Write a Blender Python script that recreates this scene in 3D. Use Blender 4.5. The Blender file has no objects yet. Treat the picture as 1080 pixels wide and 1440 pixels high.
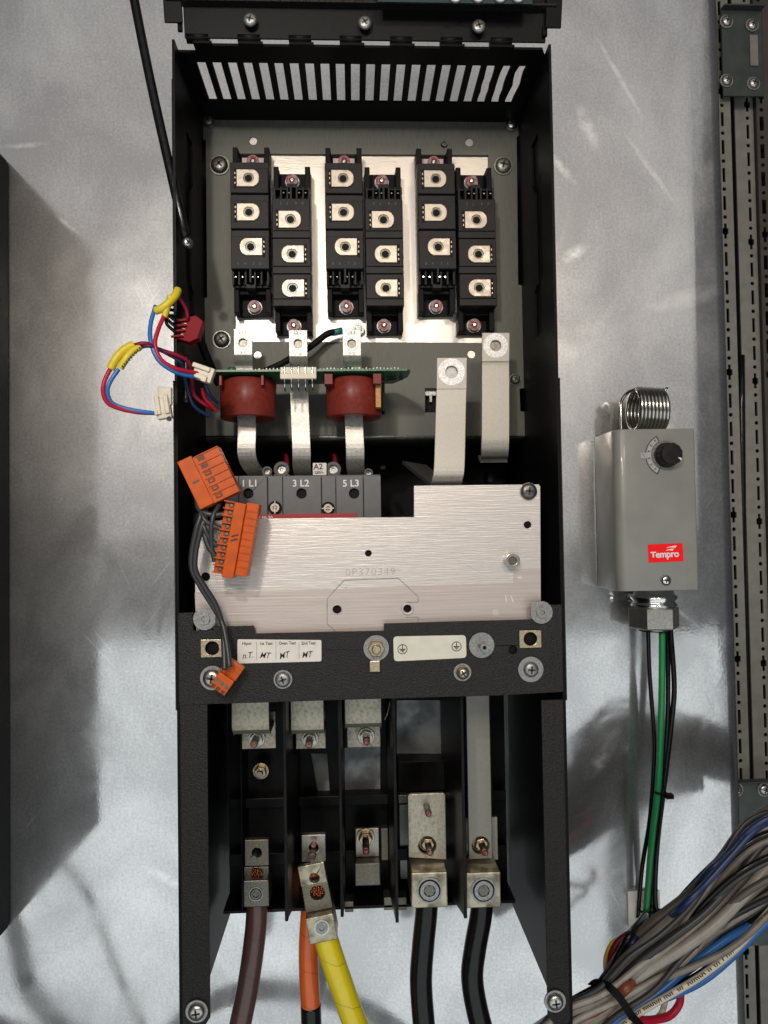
import bpy, bmesh, math, random
from math import radians, sin, cos, pi
from mathutils import Vector, Matrix, Euler
from mathutils.geometry import tessellate_polygon
random.seed(7)
S = bpy.context.scene
COL = S.collection

# ------------------------------------------------------------------ camera
DIST, FPX = 0.76, 1000.0                 # camera 0.76 m before the mounting sheet
YAW, PITCH, ROLL = radians(2.4), radians(1.5), radians(-0.9)
CR = Matrix.Rotation(-YAW, 3, 'Z') @ Matrix.Rotation(pi/2+PITCH, 3, 'X') @ Matrix.Rotation(ROLL, 3, 'Z')
CP = Vector((0, -DIST, 0))
cd = bpy.data.cameras.new('camera'); cam = bpy.data.objects.new('camera', cd); COL.objects.link(cam)
cam.matrix_world = Matrix.Translation(CP) @ CR.to_4x4()
cd.sensor_fit = 'VERTICAL'; cd.sensor_height = 36.0; cd.lens = 36.0*FPX/1440.0
cd.clip_start = 0.01; cd.clip_end = 50
S.camera = cam
# ------------------------------------------------------------------ light
w = bpy.data.worlds.new('World'); S.world = w; w.use_nodes = True
w.node_tree.nodes['Background'].inputs[0].default_value = (0.80, 0.82, 0.88, 1)
w.node_tree.nodes['Background'].inputs[1].default_value = 0.06
def lamp(name, kind, loc, target, power, color, **k):
    l = bpy.data.lights.new(name, kind); l.energy = power; l.color = color
    for a, b in k.items(): setattr(l, a, b)
    o = bpy.data.objects.new(name, l); COL.objects.link(o); o.location = loc
    o.rotation_euler = (Vector(target)-Vector(loc)).to_track_quat('-Z', 'Y').to_euler()
    return o
lamp('daylight_opening', 'AREA', (0.1, -2.1, -1.25), (0, 0, -0.3), 21, (0.92, 0.985, 1.0), shape='RECTANGLE', size=3.8, size_y=1.7)
lamp('ceiling_light', 'AREA', (0.05, -2.0, 1.32), (0, -.6, 0.9), 11, (1.0, 0.97, 0.95), shape='RECTANGLE', size=3.2, size_y=2.8)
lamp('unseen_warm_lamp', 'AREA', (0.42, -2.0, 0.84), (0, 0, 0.1), 7.5, (1.0, 0.87, 0.72), shape='RECTANGLE', size=0.42, size_y=0.16)
lamp('unseen_warm_lamp', 'AREA', (-0.32, -1.9, 0.62), (0, 0, 0.1), 7, (1.0, 0.87, 0.72), shape='RECTANGLE', size=0.30, size_y=0.14)  # second warm lamp, unseen, added to brighten the left strip of the sheet
lamp('fill_spot', 'SPOT', (-0.20, -1.05, 0.45), (0.05, 0, 0.04), 12, (1.0, 0.95, 0.90), spot_size=radians(46), spot_blend=0.6, shadow_soft_size=0.02)  # unseen spot added to brighten the frame plate, cover and bars
S.view_settings.view_transform = 'Standard'; S.view_settings.look = 'None'
S.view_settings.exposure = 0.0; S.view_settings.gamma = 1.0; S.view_settings.use_curve_mapping = False

# ------------------------------------------------------------------ helpers
def W(px, py, d):
    v = CR @ Vector(((px-540)/FPX, (720-py)/FPX, -1)); t = (-d-CP.y)/v.y
    return CP + v*t
def WX(px, py, d): return W(px, py, d).x
def WZ(px, py, d): return W(px, py, d).z
def rect(x0, y0, x1, y1, d):
    xm, ym = (x0+x1)/2, (y0+y1)/2
    return WX(x0, ym, d), WX(x1, ym, d), WZ(xm, y1, d), WZ(xm, y0, d)     # x0,x1,z0,z1

MATS = {}
def mat(name, col, rough=0.5, metal=0.0, col2=None, ns=60, stretch=(1, 1, 1), bump=0.0, bs=400, bstretch=(1, 1, 1), rvar=0.0, coat=0.0, spec=0.5, trans=0.0, contrast=(0.35, 0.65), det=4, sss=0.0):
    m = bpy.data.materials.new(name); m.use_nodes = True; nt = m.node_tree; n = nt.nodes; L = nt.links
    p = n['Principled BSDF']
    p.inputs['Base Color'].default_value = (*col, 1); p.inputs['Roughness'].default_value = rough
    p.inputs['Metallic'].default_value = metal; p.inputs['Coat Weight'].default_value = coat
    p.inputs['Specular IOR Level'].default_value = spec; p.inputs['Transmission Weight'].default_value = trans
    if sss: p.inputs['Subsurface Weight'].default_value = sss; p.inputs['Subsurface Scale'].default_value = 0.003
    tc = n.new('ShaderNodeTexCoord')
    if col2 is not None or rvar:
        mp = n.new('ShaderNodeMapping'); mp.inputs['Scale'].default_value = stretch; L.new(tc.outputs['Object'], mp.inputs[0])
        t = n.new('ShaderNodeTexNoise'); t.inputs['Scale'].default_value = ns; t.inputs['Detail'].default_value = det; L.new(mp.outputs[0], t.inputs[0])
        r = n.new('ShaderNodeMapRange'); r.inputs[1].default_value = contrast[0]; r.inputs[2].default_value = contrast[1]; L.new(t.outputs[0], r.inputs[0])
        if col2 is not None:
            x = n.new('ShaderNodeMix'); x.data_type = 'RGBA'; x.inputs[6].default_value = (*col, 1); x.inputs[7].default_value = (*col2, 1)
            L.new(r.outputs[0], x.inputs[0]); L.new(x.outputs[2], p.inputs['Base Color'])
        if rvar:
            q = n.new('ShaderNodeMapRange'); q.inputs[3].default_value = rough-rvar; q.inputs[4].default_value = rough+rvar
            L.new(r.outputs[0], q.inputs[0]); L.new(q.outputs[0], p.inputs['Roughness'])
    if bump:
        mb = n.new('ShaderNodeMapping'); mb.inputs['Scale'].default_value = bstretch; L.new(tc.outputs['Object'], mb.inputs[0])
        t2 = n.new('ShaderNodeTexNoise'); t2.inputs['Scale'].default_value = bs; t2.inputs['Detail'].default_value = 3; L.new(mb.outputs[0], t2.inputs[0])
        b = n.new('ShaderNodeBump'); b.inputs['Strength'].default_value = bump; b.inputs['Distance'].default_value = 0.001
        L.new(t2.outputs[0], b.inputs['Height']); L.new(b.outputs[0], p.inputs['Normal'])
    MATS[name] = m; return m
M = {}
M['black'] = mat('black_paint', (0.0045, 0.0045, 0.0048), 0.45, bump=0.15, bs=900, spec=0.10)
M['powder'] = mat('textured_black_powder_coat', (0.007, 0.0068, 0.0066), 0.5, col2=(0.015, 0.0142, 0.0138), ns=900, bump=1.0, bs=750, spec=0.35)
M['plastic'] = mat('black_plastic', (0.009, 0.0070, 0.0076), 0.5, bump=0.12, bs=500, spec=0.22, col2=(0.013, 0.0105, 0.0113), ns=120)
M['deepblack'] = mat('matt_black', (0.004, 0.004, 0.0045), 0.6, spec=0.15)
M['housing'] = mat('dark_housing_plastic', (0.0045, 0.0045, 0.005), 0.38, spec=0.14, col2=(0.008, 0.008, 0.008), ns=60)
M['galv'] = mat('dull_galvanised_steel', (0.20, 0.20, 0.18), 0.42, 0.85, col2=(0.29, 0.285, 0.26), ns=420, rvar=0.08, bump=0.12, bs=1500, det=6)
M['galvframe'] = mat('galvanised_frame', (0.095, 0.095, 0.082), 0.6, 0.35, col2=(0.135, 0.133, 0.115), ns=260, stretch=(3, 1, 0.35), rvar=0.08, bump=0.1, bs=900, det=6)
M['patina'] = mat('clouded_galvanised_plate', (0.46, 0.48, 0.49), 0.5, 0.3, col2=(0.30, 0.315, 0.32), ns=45, rvar=.12, bump=.1, bs=600, det=7, contrast=(.4, .62))
M['heatsink'] = mat('milled_aluminium', (0.56, 0.52, 0.465), 0.42, 1.0, col2=(0.58, 0.545, 0.50), ns=60, stretch=(1, 1, .2), rvar=0.05, bump=0.12, bs=500, bstretch=(.3, 1, 3))
M['nickel'] = mat('nickel_plate', (0.34, 0.29, 0.235), 0.46, 1.0, col2=(0.48, 0.42, 0.355), ns=180, rvar=0.12, bump=0.06, bs=600)
M['tin'] = mat('tinned_copper_bar', (0.36, 0.345, 0.315), 0.42, 0.75, col2=(0.50, 0.48, 0.44), ns=500, rvar=0.08, bump=0.12, bs=1300, det=5)
M['tinwarm'] = mat('tinned_bar_dull', (0.33, 0.315, 0.275), 0.48, 0.5, col2=(0.43, 0.41, 0.36), ns=900, rvar=0.06, bump=0.15, bs=1500, det=5)
M['lug'] = mat('grimy_tinned_lug', (0.42, 0.385, 0.29), 0.40, 0.75, col2=(0.20, 0.175, 0.125), ns=110, rvar=.12, bump=.2, bs=800, det=7, contrast=(.42, .70))
M['lug2'] = mat('worn_tinned_bar', (0.42, 0.395, 0.315), 0.45, 0.55, col2=(0.33, 0.305, 0.24), ns=350, rvar=.12, bump=.2, bs=900, det=7, contrast=(.45, .75))
M['stamp'] = mat('stamped_groove', (0.40, 0.375, 0.36), 0.5, 0.6)
M['shadebar'] = mat('shade_grey_bar', (0.24, 0.23, 0.20), 0.42, 0.6, col2=(0.29, 0.28, 0.245), ns=160, rvar=.06, bump=.1, bs=900)  # darker bar tone, shade under the front band put into the colour
M['tinmark'] = mat('scuffed_tin', (0.75, 0.75, 0.74), 0.45, 0.6, col2=(0.45, 0.44, 0.42), ns=900, bump=0.3, bs=1500)
M['zinc'] = mat('zinc_screw', (0.52, 0.51, 0.47), 0.30, 0.95, col2=(0.38, 0.37, 0.33), ns=500, bump=0.1, bs=900)
M['zincdull'] = mat('dull_zinc', (0.36, 0.36, 0.35), 0.42, 0.85, col2=(0.24, 0.24, 0.23), ns=500, bump=0.2, bs=900)
M['brass'] = mat('yellow_zinc', (0.60, 0.50, 0.33), 0.33, 0.95, col2=(0.42, 0.35, 0.24), ns=500, bump=0.15, bs=900)
M['shadezinc'] = mat('shade_toned_zinc', (0.20, 0.18, 0.14), 0.42, 0.8, col2=(0.14, 0.125, 0.10), ns=500, bump=0.2, bs=900)  # darker zinc tone with shade put into the colour
M['darkscrew'] = mat('darkened_screw', (0.12, 0.115, 0.10), 0.4, 0.9, col2=(0.2, 0.19, 0.17), ns=600)
M['chrome'] = mat('bright_steel', (0.72, 0.73, 0.72), 0.14, 1.0, rvar=0.05, bump=0.05, bs=300)
M['coil'] = mat('dull_steel_tube', (0.46, 0.44, 0.40), 0.24, 1.0, rvar=.06, bump=.05, bs=400)
M['dial'] = mat('worn_dial_print', (0.42, 0.41, 0.40), 0.5, col2=(0.32, 0.31, 0.30), ns=500)
M['copper'] = mat('copper_strands', (0.45, 0.14, 0.06), 0.4, 1.0, col2=(0.16, 0.045, 0.025), ns=900)
M['redpaint'] = mat('red_marking_lacquer', (0.27, 0.008, 0.02), 0.42, col2=(0.22, 0.19, 0.17), ns=420, spec=0.4, contrast=(.46, .56))
M['pink'] = mat('pinkish_pad', (0.52, 0.40, 0.42), 0.6)
M['ct'] = mat('red_brown_epoxy', (0.15, 0.020, 0.013), 0.36, col2=(0.18, 0.028, 0.019), ns=300, spec=0.2, rvar=.05, bump=0.05, bs=300)
M['pcb'] = mat('green_circuit_board', (0.010, 0.085, 0.035), 0.35, col2=(0.02, 0.14, 0.06), ns=500, coat=0.3, contrast=(.45, .55))
M['pcbteal'] = mat('teal_circuit_board', (0.006, 0.030, 0.032), 0.4)
M['ivory'] = mat('ivory_plastic', (0.62, 0.56, 0.44), 0.4, col2=(0.54, 0.48, 0.37), ns=200, sss=0.1)
M['white'] = mat('white_nylon', (0.78, 0.77, 0.70), 0.45)
M['orange'] = mat('orange_connector_plastic', (0.56, 0.090, 0.004), 0.36, col2=(0.47, 0.072, 0.004), ns=120, spec=0.35, bump=0.05, bs=300)
M['orangedark'] = mat('orange_plastic_recess', (0.11, 0.03, 0.006), 0.5)
M['redplastic'] = mat('red_connector_plastic', (0.20, 0.004, 0.010), 0.5, spec=0.12)
M['grey'] = mat('grey_contactor_plastic', (0.105, 0.105, 0.108), 0.45, col2=(0.12, 0.12, 0.123), ns=120, bump=0.05, bs=800)
M['greydark'] = mat('dark_grey_plastic', (0.06, 0.06, 0.06), 0.5)
M['redstripe'] = mat('red_stripe', (0.38, 0.01, 0.02), 0.4)
M['ink'] = mat('black_ink', (0.015, 0.015, 0.015), 0.6)
M['whiteink'] = mat('white_print', (0.72, 0.72, 0.72), 0.6)
M['paper'] = mat('label_paper', (0.68, 0.65, 0.60), 0.55, col2=(0.60, 0.56, 0.51), ns=160, contrast=(.45, .75))
M['cream'] = mat('cream_label', (0.66, 0.64, 0.55), 0.4, col2=(0.60, 0.58, 0.50), ns=100)
M['thermo'] = mat('grey_enamel', (0.215, 0.215, 0.20), 0.36, coat=0.12, bump=0.10, bs=900, col2=(0.255, 0.255, 0.235), ns=24, rvar=.08, det=8)
M['logored'] = mat('red_label', (0.95, 0.008, 0.010), 0.4, spec=0.25)
M['wblack'] = mat('black_insulation', (0.005, 0.005, 0.0055), 0.2, spec=0.32, col2=(0.008, 0.008, 0.008), ns=200, rvar=.06)
M['wdark'] = mat('dark_grey_insulation', (0.030, 0.030, 0.032), 0.4)
M['wgrey'] = mat('grey_insulation', (0.23, 0.21, 0.185), 0.4, col2=(0.17, 0.155, 0.135), ns=90)
M['wgrey3'] = mat('light_grey_insulation', (0.34, 0.32, 0.29), 0.4, col2=(0.27, 0.25, 0.225), ns=90)
M['wgrey2'] = mat('brown_grey_insulation', (0.095, 0.082, 0.072), 0.42)
M['wblue'] = mat('blue_insulation', (0.02, 0.14, 0.42), 0.35)
M['wnavy'] = mat('navy_insulation', (0.012, 0.03, 0.10), 0.35)
M['wred'] = mat('red_insulation', (0.42, 0.012, 0.035), 0.35, spec=0.25)
M['wmaroon'] = mat('maroon_insulation', (0.22, 0.008, 0.030), 0.35, spec=0.25)
M['wyellow'] = mat('yellow_insulation', (0.62, 0.48, 0.02), 0.4, bump=.2, bs=500)
M['wbrown'] = mat('brown_insulation', (0.22, 0.06, 0.03), 0.4)
M['wwhite'] = mat('white_insulation', (0.62, 0.56, 0.44), 0.4)
M['wgreen'] = mat('green_insulation', (0.01, 0.22, 0.07), 0.35, coat=.3)
M['teal'] = mat('teal_sleeve', (0.02, 0.16, 0.15), 0.4)
M['amber'] = mat('amber_label', (0.45, 0.22, 0.04), 0.45, col2=(.35, .16, .03), ns=500)
M['railpaint'] = mat('grey_rail', (0.22, 0.215, 0.195), 0.5, 0.2, col2=(0.18, 0.175, 0.16), ns=80)
M['raildark'] = mat('dim_rail', (0.085, 0.072, 0.066), 0.45, 0.5, col2=(0.065, 0.055, 0.05), ns=40)
M['bracket'] = mat('green_zinc_bracket', (0.055, 0.068, 0.061), 0.4, 0.6, col2=(0.075, 0.088, 0.080), ns=60)
M['darkwall'] = mat('dark_cabinet_interior', (0.016, 0.014, 0.013), 0.6)

def tape(name, col, lo):
    """cable wound with coloured tape: fine helical joints as wear and relief along the length"""
    m = mat(name, col, 0.33, coat=0.35, col2=lo, ns=70, contrast=(.4, .8))
    nt = m.node_tree; n = nt.nodes; L = nt.links
    tc = n.new('ShaderNodeTexCoord'); mp = n.new('ShaderNodeMapping'); mp.inputs['Rotation'].default_value = (0, radians(-16), 0)
    L.new(tc.outputs['Object'], mp.inputs[0])
    wv = n.new('ShaderNodeTexWave'); wv.bands_direction = 'Z'; wv.wave_profile = 'SAW'; wv.inputs['Scale'].default_value = 10.5; wv.inputs['Distortion'].default_value = 0.5; wv.inputs['Detail Scale'].default_value = 12
    L.new(mp.outputs[0], wv.inputs[0])
    cr = n.new('ShaderNodeMapRange'); cr.inputs[1].default_value = 0.962; cr.inputs[2].default_value = 1.0; L.new(wv.outputs['Fac'], cr.inputs[0])
    b = n.new('ShaderNodeBump'); b.inputs['Strength'].default_value = 0.6; b.inputs['Distance'].default_value = 0.001; L.new(wv.outputs['Fac'], b.inputs['Height'])
    p = n['Principled BSDF']; L.new(b.outputs[0], p.inputs['Normal'])
    src = p.inputs['Base Color'].links[0].from_socket
    x = n.new('ShaderNodeMix'); x.data_type = 'RGBA'; x.inputs[7].default_value = (*[c*0.5 for c in col], 1)
    L.new(cr.outputs[0], x.inputs[0]); L.new(src, x.inputs[6]); L.new(x.outputs[2], p.inputs['Base Color'])
    return m
M['tyellow'] = tape('yellow_tape', (0.80, 0.66, 0.01), (0.74, 0.58, 0.01))
M['torange'] = tape('orange_tape', (0.72, 0.13, 0.015), (0.65, 0.11, 0.012))
M['tbrown'] = tape('brown_tape', (0.085, 0.040, 0.034), (0.075, 0.034, 0.029))

def sheet_material():
    """large galvanised mounting sheet: satin mirror with spangle, brushing and scratches"""
    m = bpy.data.materials.new('galvanised_sheet'); m.use_nodes = True; nt = m.node_tree; n = nt.nodes; L = nt.links
    for x in list(n): n.remove(x)
    out = n.new('ShaderNodeOutputMaterial'); tc = n.new('ShaderNodeTexCoord')
    def noise(scale, stretch=(1, 1, 1), det=4, rot=0, dist=0):
        m0 = n.new('ShaderNodeMapping'); m0.inputs['Rotation'].default_value = (0, rot, 0); L.new(tc.outputs['Object'], m0.inputs[0])
        mp = n.new('ShaderNodeMapping'); mp.inputs['Scale'].default_value = stretch; L.new(m0.outputs[0], mp.inputs[0]); t = n.new('ShaderNodeTexNoise'); t.inputs['Scale'].default_value = scale
        t.inputs['Detail'].default_value = det; t.inputs['Distortion'].default_value = dist; L.new(mp.outputs[0], t.inputs[0]); return t.outputs[0]
    def rng(s, a, b, c, d):
        r = n.new('ShaderNodeMapRange'); r.inputs[1].default_value = a; r.inputs[2].default_value = b; r.inputs[3].default_value = c; r.inputs[4].default_value = d; L.new(s, r.inputs[0]); return r.outputs[0]
    def math_(op, a, b):
        q = n.new('ShaderNodeMath'); q.operation = op
        for i, v in enumerate((a, b)):
            if isinstance(v, (int, float)): q.inputs[i].default_value = v
            else: L.new(v, q.inputs[i])
        return q.outputs[0]
    spang = noise(380, (1, 1, 1), 5); cloud = noise(7, (1, 1, .8), 6, .5, .8); cloud2 = noise(16, (1, 1, .7), 6, -.4, 1.2); brush = noise(200, (1.6, 1, .30), 4)
    mixn = math_('ADD', math_('MULTIPLY', spang, 0.34), math_('ADD', math_('MULTIPLY', cloud, .60), math_('MULTIPLY', brush, .08)))  # cloud term puts uneven reflections into the sheet colour, along with patina
    # individual scuffs rubbed into the zinc: (x, z, half length, half width, tilt)
    marks = None
    for x, z, hl, hw, tl in ((.300, .495, .060, .0035, -29), (.262, .440, .030, .010, -20), (.232, .395, .028, .006, -40), (.330, .395, .05, .004, -35), (.245, .300, .020, .009, 60), (-.345, .415, .030, .004, 85), (-.18, .40, .012, .004, 15), (-.30, .33, .02, .003, -50), (-.27, -.12, .030, .0012, -42), (-.262, -.115, .026, .0010, -38), (.37, .25, .05, .012, 75), (.34, .10, .03, .012, 20), (.36, -.10, .03, .003, -50), (-.20, -.36, .03, .006, -60), (.26, -.25, .03, .01, 40)):
        m0 = n.new('ShaderNodeMapping'); m0.vector_type = 'TEXTURE'; m0.inputs['Location'].default_value = (x, 0, z); m0.inputs['Rotation'].default_value = (0, radians(tl), 0); m0.inputs['Scale'].default_value = (hw, 1, hl)
        L.new(tc.outputs['Object'], m0.inputs[0]); g = n.new('ShaderNodeTexGradient'); g.gradient_type = 'SPHERICAL'; L.new(m0.outputs[0], g.inputs[0])
        marks = g.outputs['Fac'] if marks is None else math_('ADD', marks, g.outputs['Fac'])
    marks = math_('MULTIPLY', marks, rng(noise(90, (1, 1, 1), 4), .35, .6, .2, 1))
    colr = n.new('ShaderNodeMix'); colr.data_type = 'RGBA'; colr.inputs[6].default_value = (0.53, 0.53, 0.535, 1); colr.inputs[7].default_value = (0.86, 0.86, 0.855, 1)
    L.new(rng(math_('ADD', mixn, math_('MULTIPLY', marks, .26)), .44, .68, 0, 1), colr.inputs[0])
    scr = noise(420, (1, 1, .018), 2, radians(24), .0); scr2 = noise(380, (1, 1, .022), 2, radians(-38), .0)
    patch = rng(noise(5, (1, 1, 1), 3), .48, .62, 0, 1)
    scrm = math_('MULTIPLY', math_('ADD', rng(scr, .69, .74, 0, 1), rng(scr2, .69, .74, 0, 1)), patch)
    bump = n.new('ShaderNodeBump'); bump.inputs['Strength'].default_value = 0.10; bump.inputs['Distance'].default_value = 0.0004
    L.new(math_('ADD', math_('ADD', math_('MULTIPLY', spang, .6), math_('MULTIPLY', cloud2, 1.7)), math_('ADD', math_('MULTIPLY', brush, .15), math_('MULTIPLY', scrm, .3))), bump.inputs['Height'])
    sharp = n.new('ShaderNodeBsdfAnisotropic'); sharp.inputs['Anisotropy'].default_value = 0
    L.new(colr.outputs[2], sharp.inputs[0]); L.new(rng(cloud2, .35, .7, .06, .17), sharp.inputs['Roughness']); L.new(bump.outputs[0], sharp.inputs['Normal'])
    broad = n.new('ShaderNodeBsdfPrincipled'); broad.inputs['Metallic'].default_value = 1.0; broad.inputs['Roughness'].default_value = 0.42
    L.new(colr.outputs[2], broad.inputs['Base Color']); L.new(bump.outputs[0], broad.inputs['Normal'])
    mx = n.new('ShaderNodeMixShader'); L.new(rng(math_('ADD', math_('ADD', cloud2, scrm), marks), .3, 1.3, .30, .60), mx.inputs[0])
    L.new(sharp.outputs[0], mx.inputs[1]); L.new(broad.outputs[0], mx.inputs[2]); L.new(mx.outputs[0], out.inputs[0])
    return m
M['sheet'] = sheet_material()
def cover_material():
    m = mat('brushed_aluminium', (0.66, 0.62, 0.59), 0.42, 0.7, col2=(0.52, 0.485, 0.46), ns=230, stretch=(0.07, 1, 2.2), bump=0.22, bs=420, bstretch=(0.10, 1, 2.5), rvar=.08, det=8, contrast=(.3, .7))
    nt = m.node_tree; n = nt.nodes; L = nt.links; p = n['Principled BSDF']
    src = p.inputs['Base Color'].links[0].from_socket
    tc = n.new('ShaderNodeTexCoord'); t = n.new('ShaderNodeTexNoise'); t.inputs['Scale'].default_value = 14; t.inputs['Detail'].default_value = 4; L.new(tc.outputs['Object'], t.inputs[0])
    r = n.new('ShaderNodeMapRange'); r.inputs[1].default_value = .5; r.inputs[2].default_value = .75; r.inputs[4].default_value = .5; L.new(t.outputs[0], r.inputs[0])
    x = n.new('ShaderNodeMix'); x.data_type = 'RGBA'; x.inputs[7].default_value = (0.58, 0.535, 0.515, 1); L.new(r.outputs[0], x.inputs[0]); L.new(src, x.inputs[6]); L.new(x.outputs[2], p.inputs['Base Color'])
    # a few long random scratches across the brushing
    m0 = n.new('ShaderNodeMapping'); m0.inputs['Rotation'].default_value = (0, radians(62), 0); L.new(tc.outputs['Object'], m0.inputs[0])
    m1 = n.new('ShaderNodeMapping'); m1.inputs['Scale'].default_value = (1, 1, .02); L.new(m0.outputs[0], m1.inputs[0])
    t3 = n.new('ShaderNodeTexNoise'); t3.inputs['Scale'].default_value = 500; t3.inputs['Detail'].default_value = 2; L.new(m1.outputs[0], t3.inputs[0])
    r3 = n.new('ShaderNodeMapRange'); r3.inputs[1].default_value = .70; r3.inputs[2].default_value = .75; r3.inputs[4].default_value = .6; L.new(t3.outputs[0], r3.inputs[0])
    x3 = n.new('ShaderNodeMix'); x3.data_type = 'RGBA'; x3.inputs[7].default_value = (0.40, 0.38, 0.37, 1); L.new(r3.outputs[0], x3.inputs[0]); L.new(x.outputs[2], x3.inputs[6]); L.new(x3.outputs[2], p.inputs['Base Color'])
    return m
M['cover'] = cover_material()
M['covershade'] = mat('shade_tint_on_aluminium', (0.56, 0.49, 0.455), 0.44, 0.65, col2=(0.46, 0.405, 0.375), ns=230, stretch=(0.07, 1, 2.2), bump=0.16, bs=260, bstretch=(0.06, 1, 2.5), det=6, contrast=(.3, .75))  # darker pinkish aluminium, shade on the lower cover plate as colour

class B:
    """collects shapes into one mesh; coordinates are x, d (distance before the sheet), z"""
    def __init__(s): s.v = []; s.f = []; s.sm = []
    def add(s, vs, fs, smooth=False):
        o = len(s.v); s.v += [tuple(v) for v in vs]
        for f in fs: s.f.append([i+o for i in f]); s.sm.append(smooth)
        return s
    def box(s, x0, x1, z0, z1, d0, d1, rot=None, c=None):
        vs = [Vector((x, -d, z)) for x in (x0, x1) for d in (d0, d1) for z in (z0, z1)]
        if rot is not None:
            c = c or Vector(((x0+x1)/2, -(d0+d1)/2, (z0+z1)/2)); vs = [c + rot @ (v-c) for v in vs]
        return s.add(vs, [(0, 1, 3, 2), (4, 6, 7, 5), (0, 4, 5, 1), (2, 3, 7, 6), (0, 2, 6, 4), (1, 5, 7, 3)])
    def pbox(s, x0, y0, x1, y1, d0, d1):
        a = rect(x0, y0, x1, y1, d1); return s.box(*a, d0, d1)
    def prism(s, outline, d0, d1, holes=()):
        """outline: (x,z) points; holes likewise"""
        loops = [outline]+list(holes); pts = [p for l in loops for p in l]
        tris = tessellate_polygon([[Vector((x, z, 0)) for x, z in l] for l in loops])
        N = len(pts); vs = [(x, -d1, z) for x, z in pts]+[(x, -d0, z) for x, z in pts]; fs = []
        for a, b, c in tris:
            A, Bq, C = (Vector((*pts[i], 0)) for i in (a, b, c))
            if (Bq-A).cross(C-A).z < 0: a, b, c = a, c, b
            fs.append((a, b, c)); fs.append((a+N, c+N, b+N))
        o = 0
        for l in loops:
            k = len(l)
            for i in range(k): j = (i+1) % k; fs.append((o+i, o+i+N, o+j+N, o+j))
            o += k
        return s.add(vs, fs)
    def lathe(s, c, axis, prof, seg=24, smooth=True, phase=0):
        """prof: (radius, height along axis) list; c: Vector base"""
        a = Vector(axis).normalized(); u = a.orthogonal().normalized(); v = a.cross(u); vs = []; fs = []
        for r, h in prof:
            for k in range(seg):
                t = 2*pi*k/seg+phase; vs.append(Vector(c)+a*h+(u*cos(t)+v*sin(t))*r)
        for i in range(len(prof)-1):
            for k in range(seg):
                q = (k+1) % seg; fs.append((i*seg+k, i*seg+q, (i+1)*seg+q, (i+1)*seg+k))
        s.add(vs, fs, smooth); n = len(prof)
        s.add(vs[:seg], [tuple(range(seg))[::-1]]); s.add(vs[(n-1)*seg:], [tuple(range(seg))]); return s
    def ring(s, c, axis, ro, ri, h, seg=24):
        a = Vector(axis).normalized(); u = a.orthogonal().normalized(); v = a.cross(u); vs = []; fs = []
        for r, hh in ((ri, 0), (ro, 0), (ro, h), (ri, h)):
            for k in range(seg):
                t = 2*pi*k/seg; vs.append(Vector(c)+a*hh+(u*cos(t)+v*sin(t))*r)
        for i in range(4):
            for k in range(seg):
                q = (k+1) % seg; j = (i+1) % 4; fs.append((i*seg+k, i*seg+q, j*seg+q, j*seg+k))
        return s.add(vs, fs)
    def tube(s, pts, r, seg=10, sub=6, closed=False, smooth=True):
        P = spline([Vector(p) for p in pts], sub) if sub else [Vector(p) for p in pts]
        vs = []; fs = []; n = len(P); T = (P[1]-P[0]).normalized(); U = T.orthogonal().normalized()
        for i, p in enumerate(P):
            T = (P[min(i+1, n-1)]-P[max(i-1, 0)]).normalized(); U = (U-T*U.dot(T)).normalized(); V = T.cross(U)
            rr = r(i/(n-1)) if callable(r) else r
            for k in range(seg):
                t = 2*pi*k/seg; vs.append(p+(U*cos(t)+V*sin(t))*rr)
        for i in range(n-1):
            for k in range(seg):
                q = (k+1) % seg; fs.append((i*seg+k, i*seg+q, (i+1)*seg+q, (i+1)*seg+k))
        s.add(vs, fs, smooth); s.add(vs[:seg], [tuple(range(seg))[::-1]]); s.add(vs[-seg:], [tuple(range(seg))]); return s
    def strip(s, path, width, th):
        """flat bar: path of (x, z, d) with its width along x, thickness th"""
        P = [Vector((x, -d, z)) for x, z, d in path]; n = len(P); vs = []; fs = []
        for i, p in enumerate(P):
            T = P[min(i+1, n-1)]-P[max(i-1, 0)]; T.x = 0; T.normalize(); N = Vector((0, T.z, -T.y))
            if N.y > 0: N = -N
            wd = width[i] if isinstance(width, (list, tuple)) else width
            for a, b in ((-1, 0), (1, 0), (1, 1), (-1, 1)): vs.append(p+Vector((a*wd/2, 0, 0))-N*th*b)
        for i in range(n-1):
            for k in range(4): q = (k+1) % 4; fs.append((4*i+k, 4*i+q, 4*i+4+q, 4*i+4+k))
        fs += [(0, 3, 2, 1), (4*n-4, 4*n-3, 4*n-2, 4*n-1)]; return s.add(vs, fs)
def spline(P, sub):
    out = []; n = len(P)
    for i in range(n-1):
        a, b, c, d = P[max(i-1, 0)], P[i], P[i+1], P[min(i+2, n-1)]
        for k in range(sub):
            t = k/sub; out.append(0.5*((2*b)+(c-a)*t+(2*a-5*b+4*c-d)*t*t+(3*b-a-3*c+d)*t**3))
    out.append(P[-1]); return out

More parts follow.
